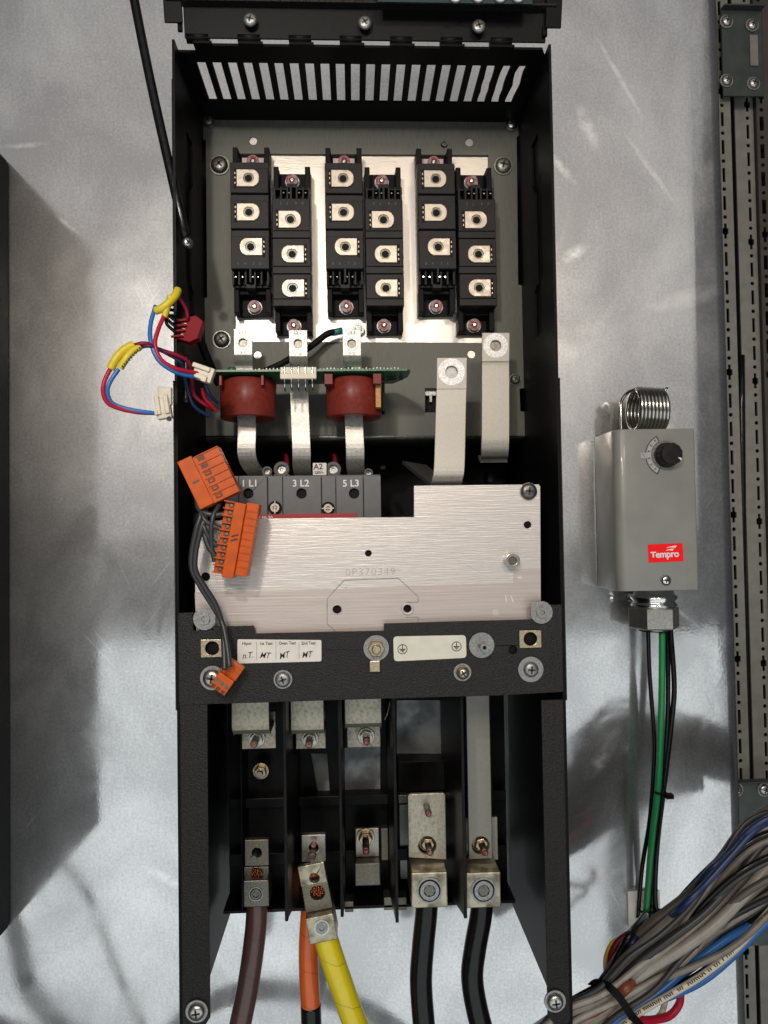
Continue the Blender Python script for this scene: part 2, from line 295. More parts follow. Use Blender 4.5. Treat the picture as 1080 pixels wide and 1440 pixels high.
def tag(o, label=None, cat=None, group=None, kind=None):
    if label: o['label'] = label
    if cat: o['category'] = cat
    if group: o['group'] = group
    if kind: o['kind'] = kind
    return o
def obj(name, b, m, parent=None, bevel=0, seg=2, label=None, kind=None):
    me = bpy.data.meshes.new(name); off = Vector((0, 0, 0))
    if parent is not None: off = parent_world(parent)
    me.from_pydata([Vector(v)-off for v in b.v], [], b.f); me.update()
    me.polygons.foreach_set('use_smooth', b.sm)
    bm = bmesh.new(); bm.from_mesh(me); bmesh.ops.remove_doubles(bm, verts=bm.verts, dist=1e-6); bmesh.ops.recalc_face_normals(bm, faces=bm.faces); bm.to_mesh(me); bm.free()
    me.materials.append(m); o = bpy.data.objects.new(name, me); COL.objects.link(o)
    if parent is not None: o.parent = parent
    if bevel:
        md = o.modifiers.new('edges', 'BEVEL'); md.width = bevel; md.segments = seg; md.limit_method = 'ANGLE'; md.angle_limit = radians(40); md.use_clamp_overlap = True
    if label: o['label'] = label
    if kind: o['kind'] = kind
    return o
def parent_world(p):
    v = Vector((0, 0, 0))
    while p is not None: v += p.location; p = p.parent
    return v
def thing(name, label, cat, loc=(0, 0, 0), group=None):
    o = bpy.data.objects.new(name, None); COL.objects.link(o); o.location = loc; o.empty_display_size = 0.02
    return tag(o, label, cat, group)
def V3(px, py, d): return W(px, py, d)
F = Vector((0, -1, 0))     # towards the viewer's side of the sheet
def circ(cx, cz, r, n=16): return [(cx+r*cos(2*pi*k/n), cz+r*sin(2*pi*k/n)) for k in range(n)]
def rrect(x0, x1, z0, z1, r, n=4):
    out = []
    for cx, cz, a in ((x1-r, z1-r, 0), (x0+r, z1-r, 90), (x0+r, z0+r, 180), (x1-r, z0+r, 270)):
        for k in range(n+1): t = radians(a+90*k/n); out.append((cx+r*cos(t), cz+r*sin(t)))
    return out
def text(s, c, h, m, parent, name='lettering', ang=0, depth=0.0001, bold=0.0, spacing=1.0, shear=0, xs=1.0, align='CENTER'):
    cu = bpy.data.curves.new(name, 'FONT'); cu.body = s; cu.size = h*1.4; cu.align_x = align; cu.align_y = 'CENTER'; cu.extrude = depth; cu.offset = bold; cu.space_character = spacing; cu.shear = shear; cu.resolution_u = 3
    t = bpy.data.objects.new(name, cu); COL.objects.link(t)
    dg = bpy.context.evaluated_depsgraph_get(); me = bpy.data.meshes.new_from_object(t.evaluated_get(dg)); bpy.data.objects.remove(t)
    X = Matrix.Rotation(radians(ang), 4, 'Y') @ Matrix.Rotation(pi/2, 4, 'X') @ Matrix.Diagonal((xs, 1, 1, 1)); me.transform(X)
    me.transform(Matrix.Translation(Vector(c)-(parent_world(parent) if parent else Vector((0, 0, 0)))))
    me.materials.clear(); me.materials.append(m)
    o = bpy.data.objects.new(name, me); COL.objects.link(o); o.parent = parent; return o
def screw(name, c, r, m, parent, kind='pan', washer=0, wm=None, rot=0, h=None, mark=None, axis=F):
    """screw head: pan/cross, hex nut with stud, or rivet"""
    c = Vector(c); a = Vector(axis); h = h or r*0.55; z = 0
    wsh = None
    if washer:
        b = B(); b.ring(c, a, washer, r*0.4, 0.0012, 28); z = 0.0012
        wsh = b
    b = B()
    if kind == 'hex':
        b.lathe(c+a*z, a, [(r, 0), (r, h*.85), (r*.9, h)], 6, False, rot)
        b.lathe(c+a*z, a, [(r*.55, 0), (r*.55, h*1.6), (r*.45, h*1.75)], 14)
    elif kind == 'socket':
        b.ring(c+a*z, a, r, r*.5, h, 24); b.lathe(c+a*z, a, [(r*.5, 0), (r*.5, h*.3)], 6, False)
    else:
        b.lathe(c+a*z, a, [(r, 0), (r, h*.35), (r*.86, h*.75), (r*.55, h*.97), (r*.1, h*1.02)], 24)
    o = obj(name, b, m, parent)
    if kind == 'pan':
        q = B(); u = a.orthogonal().normalized(); u = Matrix.Rotation(rot+.4, 3, a) @ u; v = a.cross(u)
        for A, Bv in ((u, v), (v, u)):
            o2 = c+a*(z+h*1.04); L_, w_ = r*.50, r*.11
            vs = [o2+A*L_+Bv*w_, o2-A*L_+Bv*w_, o2-A*L_-Bv*w_, o2+A*L_-Bv*w_]; vs += [p-a*h*.5 for p in vs]
            q.add(vs, [(0, 1, 2, 3), (4, 7, 6, 5), (0, 4, 5, 1), (1, 5, 6, 2), (2, 6, 7, 3), (3, 7, 4, 0)])
        if parent is None or parent.parent is None: obj('drive_recess', q, M['ink'], o)
    if wsh: obj('washer', wsh, wm or m, parent)
    return o

# ================================================================== SETTING
b = B()
prof = [(-1.3, 0), (.372, 0), (.380, -.0002), (.390, -.0011), (.402, -.0014), (.410, -.0024), (.4145, -.007), (.4160, -.017), (.4160, -.034)]
vs = []; fs = []
for x, d in prof:
    vs += [(x, -d, -1.4), (x, -d, 1.3)]
for i in range(len(prof)-1): fs.append((2*i, 2*i+2, 2*i+3, 2*i+1))
b.add(vs, fs); b.sm = [i > 0 for i in range(len(b.f))]
sheet = obj('mounting_sheet', b, M['sheet'], kind='structure')
b = B(); b.box(.30, 1.6, -1.4, 1.3, -.36, -.35); obj('cabinet_interior_wall', b, M['darkwall'], kind='structure')

# ---- neighbouring enclosure at the left edge
t = thing('equipment_enclosure', 'matt black equipment enclosure cut off by the left edge of the photo', 'enclosure', (-.36, 0, 0))
b = B(); b.box(-.66, -.362, -.402, .398, .001, .262); obj('body', b, M['deepblack'], t, .0008)
b = B(); b.box(-.3618, -.3605, -.398, .394, .002, .255); obj('side_flange', b, M['deepblack'], t, .0004)
b = B(); 
for k in range(5): b.box(-.62, -.40, -.30+k*.14, -.22+k*.14, .2625, .266)
obj('front_cover', b, M['powder'], t, .002)

# ---- cabinet rails at the right edge
def rail(name, x0p, x1p, d, m, label, holes_px, phase, slotw=.0034):
    xa = WX(x0p, 700, d); wd = WX(x1p, 700, d)-WX(x0p, 700, d)
    xc = [WX(h, 700, d) for h in holes_px]
    t = thing(name, label, 'rail', (xa, 0, -.7), 'slotted cabinet rails')
    b = B(); cols = sorted(xc); hw = .0046; prev = xa
    for hx in cols:
        b.box(prev, hx-hw, -.75, .78, d-.002, d); prev = hx+hw
        for k in range(-44, 46):
            z = phase+k*.0167
            if k % 2 == 0:
                hh = .0105
                if k % 10 == 0: H = [(hx+dx, z+dz) for dx, dz in ((-.0016, -.009), (.0016, -.009), (.0016, -.004), (.0036, -.003), (.0036, .003), (.0016, .004), (.0016, .009), (-.0016, .009), (-.0016, .004), (-.0036, .003), (-.0036, -.003), (-.0016, -.004))]
                else: H = [(hx-slotw/2, z-.0085), (hx+slotw/2, z-.0085), (hx+slotw/2, z+.0085), (hx-slotw/2, z+.0085)]
            else: hh = .0062; H = circ(hx, z, .0024, 8)
            b.prism([(hx-hw, z-hh), (hx+hw, z-hh), (hx+hw, z+hh), (hx-hw, z+hh)], d-.002, d, [H])
    b.box(prev, xa+wd, -.75, .78, d-.002, d); obj('slotted_face', b, m, t)
    b = B(); b.box(xa+wd-.002, xa+wd, -.75, .78, d-.03, d-.0022); b.box(xa, xa+.002, -.75, .78, d-.03, d-.0022); b.box(xa, xa+wd, -.75, .78, d-.032, d-.0302); obj('return_fold', b, M['darkwall'], t)
    return t
rail('slotted_rail', 1018, 1043, -.050, M['railpaint'], 'narrow light grey slotted rail half hidden behind the sheet edge', [1031], .012)
rail('slotted_rail', 1049, 1077, -.062, M['railpaint'], 'slotted rail with a full row of dots and dashes, second from the sheet edge', [1067], .004)
rail('slotted_rail', 1080, 1136, -.055, M['raildark'], 'dim slotted rail touching the right edge of the photo', [1087, 1110], .010, .005)
def bracket(x0, y0, x1, y1, d, label, scr):
    a = rect(x0, y0, x1, y1, d); t = thing('corner_bracket', label, 'bracket', (a[0], -d, a[2]), 'corner brackets on the rails')
    b = B(); b.box(*a, d-.003, d); b.box(a[0], a[1], a[3]-.002, a[3], d, d+.008); obj('bracket_plate', b, M['bracket'], t, .0006)
    for sx, sy in scr: screw('screw', W(sx, sy, d+.0002), .0062, M['zinc'], t, 'pan', .0078, M['zincdull'])
    return t
bt = bracket(1016, 12, 1073, 135, -.040, 'dark green zinc bracket with four domed screws, top of the rails', [(1021, 31), (1057, 36), (1021, 114), (1059, 118)])
b = B(); b.pbox(1055, 49, 1066, 92, -.0399, -.0385); obj('slot_liner', b, M['railpaint'], bt)
bracket(1028, 1096, 1110, 1330, -.038, 'dark bracket with domed screws on the rails above the wire bundle', [(1035, 1110), (1074, 1110), (1035, 1191)])

# ================================================================== DRIVE CHASSIS
XL, XR = -.1365, .1620           # outer side faces
ZT, ZB = .3850, -.385
t = CH = thing('drive_chassis', 'tall open black steel chassis of the motor drive, its cover removed', 'chassis', (0, 0, ZB))
T = .002; DF = .21
def side(x0, x1, sgn):
    # side wall as a plate in the (d,z) plane with slotted holes; lower front cut on a slant
    b = B(); zb = -.395
    outl = [(0.004, ZT), (DF, ZT), (DF, zb), (.06, zb), (.004, zb)]
    hole = [(.150, .335), (.172, .335), (.172, .300), (.180, .296), (.180, .21), (.172, .205), (.172, .165), (.150, .165), (.150, .205), (.158, .21), (.158, .29), (.150, .30)]
    pts = outl+[]
    loops = [outl, hole]
    tris = tessellate_polygon([[Vector((p[0], p[1], 0)) for p in l] for l in loops]); P = outl+hole; N = len(P)
    vs = [(x0, -d, z) for d, z in P]+[(x1, -d, z) for d, z in P]; fs = [tuple(q) for q in tris]+[tuple(i+N for i in q) for q in tris]
    o = 0
    for l in loops:
        for i in range(len(l)): j = (i+1) % len(l); fs.append((o+i, o+j, o+j+N, o+i+N))
        o += len(l)
    b.add(vs, fs); return b
obj('side_wall', side(XL, XL+T, 1), M['black'], t); obj('side_wall', side(XR-T, XR, -1), M['black'], t)
for x0, x1 in ((XL-.0012, XL-.0002), (XR+.0002, XR+.0012)):
    b = B(); b.box(x0, x1, -.134, .118, .02, DF+.0005); obj('outer_skin', b, M['powder'], t, .0003)
# black plate added behind the slot in each wall to keep it dark
b = B(); b.box(XL-.0030, XL-.0004, .14, .36, .10, .20); obj('added_slot_backing', b, M['deepblack'], t)
b = B(); b.box(XR+.0004, XR+.0030, .14, .36, .10, .20); obj('added_slot_backing', b, M['deepblack'], t)
# top wall with 22 vent slots (plate in x,d plane)
def top_wall():
    b = B(); z1 = ZT; z0 = ZT-T; holes = []
    xs0 = WX(300, 140, .135); xs1 = WX(715.5, 144, .135)
    for k in range(22):
        xc = xs0+(xs1-xs0)*k/21; wdt = .0036; d0, d1 = .134, .186
        if k >= 19:
            L_ = []; R_ = []
            for q in range(7):
                dd = d0+(d1-d0)*q/6; j = random.uniform(-.0007, .0007)*(k-17)*.55
                L_.append((xc-wdt+max(j, -.0004), dd)); R_.append((xc+wdt-.0006+j*.7, dd))
            holes.append(L_+R_[::-1])
        else: holes.append([(xc-wdt, d0), (xc+wdt, d0), (xc+wdt, d1), (xc-wdt, d1)])
    # front edge with knuckle notches where the hinge leaf engages
    fr = [(XL+T, .03), (XL+T, DF-.012), (XL+.016, DF-.012)]
    xa = WX(297, 58, DF); pitch = (WX(724, 62, DF)-xa)/6; wn = .0205
    for k in range(7):
        x = xa+k*pitch; x2 = x+wn if k < 6 else XR-T-.004
        fr += [(x, DF-.001), (x, DF-.0038), (x2, DF-.0038), (x2, DF-.001)]
    fr = fr[:2]+[(XL+.016, DF-.012), (XL+.016, DF-.001)]+fr[3:]
    if fr[-1][0] > XR-T-.005: fr = fr[:-1]
    fr += [(XR-T, DF-.012), (XR-T, .03)]
    loops = [fr]+holes; tris = tessellate_polygon([[Vector((p[0], p[1], 0)) for p in l] for l in loops]); P = [p for l in loops for p in l]; N = len(P)
    vs = [(x, -d, z0) for x, d in P]+[(x, -d, z1) for x, d in P]; fs = [tuple(q) for q in tris]+[tuple(i+N for i in q) for q in tris]; o = 0
    for l in loops:
        for i in range(len(l)): j = (i+1) % len(l); fs.append((o+i, o+j, o+j+N, o+i+N))
        o += len(l)
    b.add(vs, fs); return b
obj('vented_top', top_wall(), M['black'], t)
# knuckles
b = B(); xa = WX(297, 58, DF); pitch = (WX(724, 62, DF)-xa)/6
for k in range(7):
    x = xa-.0195+k*pitch; b.lathe((x, -(DF-.003), ZT+.0035), (1, 0, 0), [(.0042, 0), (.0042, .0175)], 14)
obj('hinge_knuckles', b, M['black'], t, kind='stuff')
# deep back pan between wall and void
b = B(); b.box(XL+T, XR-T, -.060, .085, .012, .016); b.box(XL+T, XR-T, .085, ZT-.02, .03, .034); obj('rear_pan', b, M['deepblack'], t)
# front band (textured) d = .21
def pl(pts, d): return [(W(x, y, d).x, W(x, y, d).z) for x, y in pts]
band = [(250, 862), (271, 861), (272, 887), (300, 886), (300, 881), (357, 880), (358, 891), (540, 887), (540, 877), (640, 874), (756, 871), (757, 851), (790, 850), (792, 973), (700, 978), (520, 983), (300, 990), (252, 992)]
holes = [circ(*(W(299, 911, DF).x, W(299, 911, DF).z), .0052), circ(*(W(745, 898, DF).x, W(745, 898, DF).z), .0052), circ(W(721, 914, DF).x, W(721, 914, DF).z, .0034, 12)]
b = B(); b.prism(pl(band[::-1], DF), DF-.0025, DF+.0006, holes); obj('front_band', b, M['powder'], t, .0004)
for x0, x1, hx, hy in ((262, 293, 277, 1421), (766, 793, 780, 1407)):
    xa, xb = WX(x0, 1200, DF), WX(x1, 1200, DF)
    if x0 < 500: xa = XL-.0004
    else: xb = XR+.0004
    z1 = WZ(x0, 985, DF); z0 = WZ(x0, 1445 if x0 < 500 else 1442, DF)
    b = B(); b.prism([(xa, z0+.006), (xa+.005, z0), (xb-.004, z0), (xb, z0+.006), (xb, z1), (xa, z1)], DF-.003, DF-.0026+.0022); obj('lower_rim', b, M['powder'], t, .0004)
    b = B(); b.box(*((xa, XL+T, z0, z1) if x0 < 500 else (XR-T, xb, z0, z1)), .19, DF-.0032)
    screw('screw', W(hx, hy, DF+.0004), .0062, M['zinc'], t, 'pan', .0083, M['zincdull'], .5)
# nut clips behind the holes
for hx, hy in ((299, 911), (745, 898)):
    c = W(hx, hy, DF); b = B()
    b.prism([(c.x-.0086, c.z-.0068), (c.x+.0086, c.z-.0068), (c.x+.0086, c.z+.0062), (c.x+.0045, c.z+.0066), (c.x-.0045, c.z+.0066), (c.x-.0086, c.z+.0066)], DF+.0009, DF+.0022, [circ(c.x, c.z, .0053)]); obj('clip_nut', b, M['brass'], t, .0004)
    b = B(); b.lathe(c+Vector((0, .004, 0)), F, [(.0056, 0), (.0056, .001)], 16); obj('hole_depth', b, M['deepblack'], t)
b = B(); b.lathe(W(721, 914, DF)+Vector((0, .004, 0)), F, [(.004, 0), (.004, .001)], 16); obj('hole_depth', b, M['deepblack'], t)
# half washers with screws holding the cover plate
for hx, hy, sg in ((288, 870, 1), (761, 861, -1)):
    c = W(hx, hy, DF+.0009); R_ = .0088
    pts = [(c.x+sg*R_*.95, c.z+R_*.85), (c.x+sg*R_*.95, c.z-.002)] if sg > 0 else [(c.x-R_*.95, c.z-.004), (c.x-R_*.95, c.z+R_*.85)]
    arc = [(c.x+R_*cos(radians(a)), c.z+R_*sin(radians(a))) for a in (range(-20, -260, -20) if sg > 0 else range(80, -161, -20))]
    b = B(); b.prism(pts+arc if sg > 0 else pts+arc, DF+.0009, DF+.0022); obj('clamp_washer', b, M['zincdull'], t, .0003)
    screw('screw', c+F*.0013, .0042, M['zincdull'], t, 'socket', h=.002)
screw('screw', W(299, 953, DF+.0008), .0070, M['zinc'], t, 'pan', .0092, M['zincdull'], .2, h=.0045)
screw('screw', W(398, 955, DF+.0008), .0058, M['zincdull'], t, 'pan', .0071, M['zincdull'], .7)
screw('screw', W(650, 945, DF+.0008), .0050, M['brass'], t, 'pan', .0068, M['zincdull'], .9, h=.006)
screw('screw', W(746, 941, DF+.0008), .0058, M['zincdull'], t, 'pan', .0098, M['zincdull'], .3)
screw('ground_nut', W(529, 911, DF+.0008), .0066, M['brass'], t, 'hex', .0098, M['zincdull'], .2, h=.005)
b = B(); c = W(527, 937, DF+.002); b.box(c.x-.004, c.x+.004, c.z-.004, c.z+.0045, DF+.0008, DF+.004); obj('ground_tab', b, M['brass'], t, .0005)
screw('ground_stud', W(677, 907, DF+.0008), .0030, M['zincdull'], t, 'socket', .0098, M['zincdull'], h=.012)
# stickers
def sticker(pts, d, m, name='sticker', r=.0014, label=None):
    q = pl(pts, d); cx = sum(p[0] for p in q)/4; cz = sum(p[1] for p in q)/4; out = []
    for i in range(4):
        p = Vector(q[i]); a = Vector(q[i-1]); c = Vector(q[(i+1) % 4]); u = (a-p).normalized(); v = (c-p).normalized()
        for k in range(5): s_ = k/4; out.append(tuple((p+u*r)*(1-s_)**2+p*2*s_*(1-s_)+(p+v*r)*s_**2))
    b = B(); b.prism(out, d-.0001, d+.0002); return obj(name, b, m, t, label=label)
so = sticker([(334, 899), (452, 900), (452, 930), (334, 933)][::-1], DF+.0008, M['paper'], label='test sticker with four columns of initials')
sd = DF+.0011
for s_, x, y in (('Hipot', 347, 905), ('1st Test', 374, 905), ('Oven Test', 404, 904.5), ('2nd Test', 434, 904.5)): text(s_, W(x, y, sd), .0024, M['ink'], so, bold=.00004, xs=.9)
for s_, x, y, a in (('n.T.', 348, 922, -6), ('MT', 372, 922, 4), ('MT', 399, 922, -12), ('MT', 431, 921, -4)): text(s_, W(x, y, sd), .0046, M['ink'], so, name='handwriting', ang=a, shear=.35, bold=.00003, xs=.85)
b = B()
for x in (361, 388, 420.5): q = W(x, 915, sd); b.box(q.x-.00012, q.x+.00012, q.z-.0068, q.z+.0068, sd-.0002, sd)
obj('column_rule', b, M['greydark'], so)
so = sticker([(553, 895), (655, 893), (656, 925), (554, 930)][::-1], DF+.0008, M['cream'], r=.003, label='cream label with an earth symbol at each end')
for ex, ey in ((566, 913), (642, 909)):
    c = W(ex, ey, sd); b = B(); b.ring(c, F, .0038, .0033, .0002, 24)
    b.box(c.x-.0003, c.x+.0003, c.z, c.z+.0030, sd, sd+.0002)
    for k, hw in enumerate((.0024, .0016, .0008)): b.box(c.x-hw, c.x+hw, c.z-.0003-k*.0010, c.z+.0003-k*.0010, sd, sd+.0002)
    obj('earth_symbol', b, M['ink'], so)
# small screws / dots on side walls
screw('screw', W(263.5, 342, .206), .0042, M['zinc'], t, 'pan', h=.004, axis=(.5, -1, -.1))

# ---- hinged door above
t = thing('hinged_cover', 'black hinged cover of the drive swung open above the chassis', 'cover', (0, -DF, ZT+.004))
dh = [(XL-.0035, .2055), (XR+.0035, .2055)]
b = B(); zt = ZT+.006
def slab(b, x0, x1, a0, a1, th):   # a = (z,d) pairs, thickness along normal
    (za, da), (zb, db) = a0, a1; nrm = Vector((db-da, zb-za)).normalized(); nz, nd = -nrm.x*th, nrm.y*th
    vs = []
    for x in (x0, x1):
        for z, d in ((za, da), (zb, db), (zb+nz, db+nd), (za+nz, da+nd)): vs.append((x, -d, z))
    b.add(vs, [(0, 1, 2, 3), (4, 7, 6, 5), (0, 4, 5, 1), (1, 5, 6, 2), (2, 6, 7, 3), (3, 7, 4, 0)])
slab(b, XL+.010, XR-.0045, (ZT+.001, .2105), (ZT+.023, .2150), -.002); obj('hinge_leaf', b, M['black'], t, .0004)
b = B(); slab(b, XL-.001, XR+.001, (ZT+.023, .2165), (ZT+.16, .252), -.002); obj('cover_panel', b, M['black'], t, .0004)
b = B(); b.box(XL-.002, XR+.002, ZT+.0225, ZT+.0245, .214, .222); obj('panel_fold', b, M['powder'], t, .0005)
for x0, x1 in ((XL-.004, XL+.010), (XR-.006, XR+.0065)):
    b = B(); slab(b, x0, x1, (ZT+.0085, .2165), (ZT+.16, .258), -.002); obj('edge_flange', b, M['black'], t, .0006)
for x0, x1 in ((XL+.0055, XL+.009), (XR-.0075, XR-.004)):
    b = B(); b.box(x0, x1, ZT+.004, ZT+.012, .212, .2145); obj('hinge_pin_tab', b, M['black'], t)
for sx, sy in ((352, 29), (513, 33), (673, 38)): screw('screw', W(sx, sy, .2165), .0054, M['zincdull'], t, 'pan', rot=sx, h=.0028)
b = B(); b.pbox(531, -60, 748, 4, .2300, .2316); obj('circuit_board', b, M['pcbteal'], t)
b = B()
for cx in (640, 672, 703, 728): b.lathe(W(cx, -3, .2318), F, [(.0045, 0), (.0045, .003)], 14)
obj('solder_terminal', b, M['white'], t)

# ================================================================== MODULE MOUNTING PLATE + HEATSINK
DP = .105
t = thing('module_mounting_frame', 'dull grey galvanised frame plate framing the aluminium heatsink inside the chassis', 'mounting plate', (0, -DP, .08))
fo = [(282, 160), (740, 166), (742, 186), (727, 192), (729, 400), (737, 402), (741, 545), (731, 547), (732, 578), (743, 580), (743, 613), (288, 613), (283, 420), (291, 418), (289, 196), (281, 195)]
op = [(329, 216), (687, 218), (690, 482), (331, 480)]
fh = [op[::-1]]
rr = lambda x, y, r: [(x+r*cos(k*pi/6), y+r*sin(k*pi/6)) for k in range(12)]
holes = [pl(op, DP)]+[pl(rr(x, y, 5.6), DP) for x, y in ((356, 198), (660, 200), (362, 499), (663, 498))]+[pl(rr(625, 203, 5), DP)]+[pl([(598, 546), (616, 546), (616, 580), (598, 580)], DP)]
b = B(); b.prism(pl(fo[::-1], DP), DP-.0025, DP, holes); obj('frame_plate', b, M['galvframe'], t, .0004)
# rolled lower edge
xa, xb = WX(288, 600, DP), WX(743, 600, DP); z0 = WZ(500, 613, DP)
pth = [(.0, z0+.0005, DP-.0001)]+[(0, z0-.004*sin(a), DP-.0001+.004*(1-cos(a))*-1) for a in [radians(q) for q in (15, 30, 45, 60, 75, 90)]]+[(0, z0-.004, DP-.06)]
b = B(); b.strip([((xa+xb)/2, z, d) for _, z, d in pth], xb-xa, .002); b.sm = [True]*len(b.sm); obj('rolled_edge', b, M['galv'], t)
for x, y in ((356, 198), (660, 200), (362, 499), (663, 498)):
    b = B(); b.lathe(W(x, y, DP)+Vector((0, .0022, 0)), F, [(.0046, 0), (.0046, .001)], 14); obj('hole_plug', b, M['heatsink'], t)
b = B(); b.pbox(590, 540, 624, 586, DP-.02, DP-.012); obj('opening_back', b, M['deepblack'], t)
b = B(); b.pbox(596, 545, 618, 556, DP-.010, DP-.006); obj('inner_lip', b, M['zincdull'], t)
for x, y, r, m in ((293, 171, .0056, 'darkscrew'), (719, 176, .0056, 'chrome'), (309, 233, .0078, 'darkscrew'), (707, 234, .0074, 'galv'), (312, 478, .0072, 'darkscrew'), (724, 534, .0048, 'galv')):
    screw('screw', W(x, y, DP+.0003), r, M[m], t, 'pan', r*1.15, M['galv'], x, h=.004)
screw('screw', W(625, 203, DP-.001), .0030, M['darkscrew'], t, 'socket', h=.002)
t = thing('heatsink', 'bright milled aluminium heatsink surface under the six power modules', 'heatsink', (0, -DP, .2))
b = B(); b.pbox(322, 206, 697, 490, DP-.006, DP-.0030); obj('heatsink_face', b, M['heatsink'], t)
b = B()
for k in range(22):
    x = WX(330, 300, DP)+k*.0105; b.box(x, x+.0022, .12, .36, .040, DP-.0062)
obj('cooling_fins', b, M['galv'], t, kind='stuff')

# ================================================================== POWER MODULES
GM = 'black power modules in three pairs on the heatsink'
def make_module():
    t = thing('power_module', 'x', 'power module', (0, 0, 0), GM)
    hw = .0169; D0 = 0.0; H = .031; zz = lambda v: v
    b = B(); b.box(-hw, hw, -.0755, .0755, 0, .0035); obj('base_plate', b, M['zincdull'], t)
    b = B(); b.box(-hw+.0012, hw-.0012, -.0395, .0550, .0036, .0275); b.box(-hw+.0014, hw-.0014, -.0530, -.0396, .0036, .0120); obj('body', b, M['plastic'], t, .0004)
    for z0, z1 in ((.0275, .0557), (-.0045, .0266), (-.0405, -.0054)):
        b = B(); b.box(-hw, hw, z0, z1, .012, H-.0012); b.box(-hw+.0002, hw-.0002, z0+.0002, z1-.006, H-.0013, H); obj('terminal_block', b, M['plastic'], t, .0005)
    for zc, s in ((.0405, 1), (.0100, 1), (-.0210, -1)):
        c = Vector((-.0012*s, -(H+.0001), zc)); R_ = .0078
        o = [(c.x-s*.0100, zc-R_), (c.x+s*.0050, zc-R_), (c.x+s*.0078, zc-.0062), (c.x+s*.0095, zc-.0040), (c.x+s*.0102, zc-.0015), (c.x+s*.0102, zc+.0015), (c.x+s*.0095, zc+.0040), (c.x+s*.0078, zc+.0062), (c.x+s*.0050, zc+R_), (c.x-s*.0100, zc+R_)]
        b = B(); b.prism(o, H+.0001, H+.0014, [circ(c.x+s*.0006, zc, .0044, 20)]); ob = obj('terminal', b, M['nickel'], t, .0005, 2)
        b = B(); b.ring((c.x+s*.0006, -(H-.0035), zc), F, .0046, .0033, .0040, 20); obj('nut', b, M['darkscrew'], ob)
        b = B(); b.lathe((c.x+s*.0006, -(H+.0000), zc), F, [(.0029, 0), (.0029, .0003)], 16); obj('nut_bore', b, M['deepblack'], ob)
        b = B(); b.strip([(0, zc-.0001+v[0], 0) for v in ()], .01, .001) if False else None
        b.box(c.x-s*.0112-.0010, c.x-s*.0112+.0010, zc-R_-.0012, zc+R_+.0005, H+.0001, H+.0003); obj('terminal_slot', b, M['deepblack'], ob)
        b = B()
        for q in (-.0042, 0.0004, .0045): b.box(c.x-s*.0112-.0006, c.x-s*.0112+.0006, zc+q-.0011, zc+q+.0011, H+.0003, H+.0009)
        obj('terminal_lug', b, M['nickel'], ob, .0003)
    # gate pin section
    b = B()
    for x in (-.0158, -.0106, -.0048, .0035, .0092, .0150): b.box(x-.0009, x+.0009, -.0530, -.0406, .010, .0262)
    b.box(-hw+.0006, hw-.0006, -.0540, -.0526, .010, .0215); b.box(-.0010, .0010, -.0525, -.0400, .010, .0310); b.box(-.0045, .0040, -.0560, -.0524, .010, .0262)
    obj('pin_guard', b, M['plastic'], t, .0003)
    b = B()
    for x in (-.0130, -.0072, .0018, .0066): b.box(x-.0006, x+.0006, -.0470, -.0462, .012, .0285)
    obj('gate_pin', b, M['chrome'], t)
    # ears
    for s in (-1, 1):
        b = B(); za, zb = (.0551, .0755) if s > 0 else (-.0755, -.0540)
        b.box(-hw+.0004, -hw+.0050, za, zb, .0036, .0185); b.box(hw-.0050, hw-.0004, za, zb, .0036, .0185)
        b.box(-hw+.0050, hw-.0050, *((za, za+.005) if s > 0 else (zb-.004, zb)), .0036, .015); b.box(-hw+.0050, hw-.0050, za, zb, .0036, .0050)
        obj('mounting_ear', b, M['deepblack'], t, .0005)
        c = Vector((.0005, -.0051, s*.0672))
        b = B(); b.ring(c, F, .0066, .003, .0012, 24); b.lathe(c+F*.0012, F, [(.0052, 0), (.0052, .0030)], 24); so = obj('screw', b, M['zincdull'], t)
        b = B(); b.ring(c+F*.0042, F, .0056, .0026, .0012, 24); obj('red_seal', b, M['redpaint'], so)
        b = B(); b.lathe(c+F*.0042, F, [(.0026, 0), (.0024, .0014), (.0012, .0019)], 12); obj('screw_end', b, M['zinc'], so)
    b = B(); b.box(-.010, .010, .0600, .0725, .0051, .0056); obj('ear_pad', b, M['pink'], t)
    for i, ch in enumerate('0475'): text(ch, Vector((-.0105+i*.0058+(0.002 if i > 1 else 0), -(H+.0001), -.0360)), .0026, M['greydark'], t, name='moulded_digit')
    return t
def copy_tree(o, parent=None, keep=True):
    c = o.copy(); COL.objects.link(c)
    if parent: c.parent = parent
    for ch in [x for x in bpy.data.objects if x.parent == o and x != c]: copy_tree(ch, c)
    return c
MODS = [(350.3, 300, 0, 'A'), (484, 300, 0, 'A'), (615, 300, 0, 'A'), (409.5, 350, pi, 'B'), (541, 352, pi, 'B'), (672.5, 352, pi, 'B')]
ML = ['upper black power module of the left pair, directly above the left sensor busbar', 'upper black power module of the middle pair, beside the teal sleeved lead',
      'upper black power module of the right pair, left of the last module', 'lower set black power module of the left pair, tail at its upper end',
      'lower black power module of the middle pair, bright red ring at its top', 'black power module farthest right, its foot beside the tall beige busbar']
m0 = make_module()
for i, (px, py, rz, k) in enumerate(MODS):
    o = m0 if i == 0 else copy_tree(m0)
    x = WX(px, py, .136); z = (.2735 if k == 'A' else .2560)
    
    if k == 'B':
        for ch in [q for q in o.children if q.name.startswith('ear_pad')]: bpy.data.objects.remove(ch)
    o.location = (x, -(DP-.0028), z); o.rotation_euler = (0, rz, 0); o['label'] = ML[i]
bpy.context.view_layer.update()

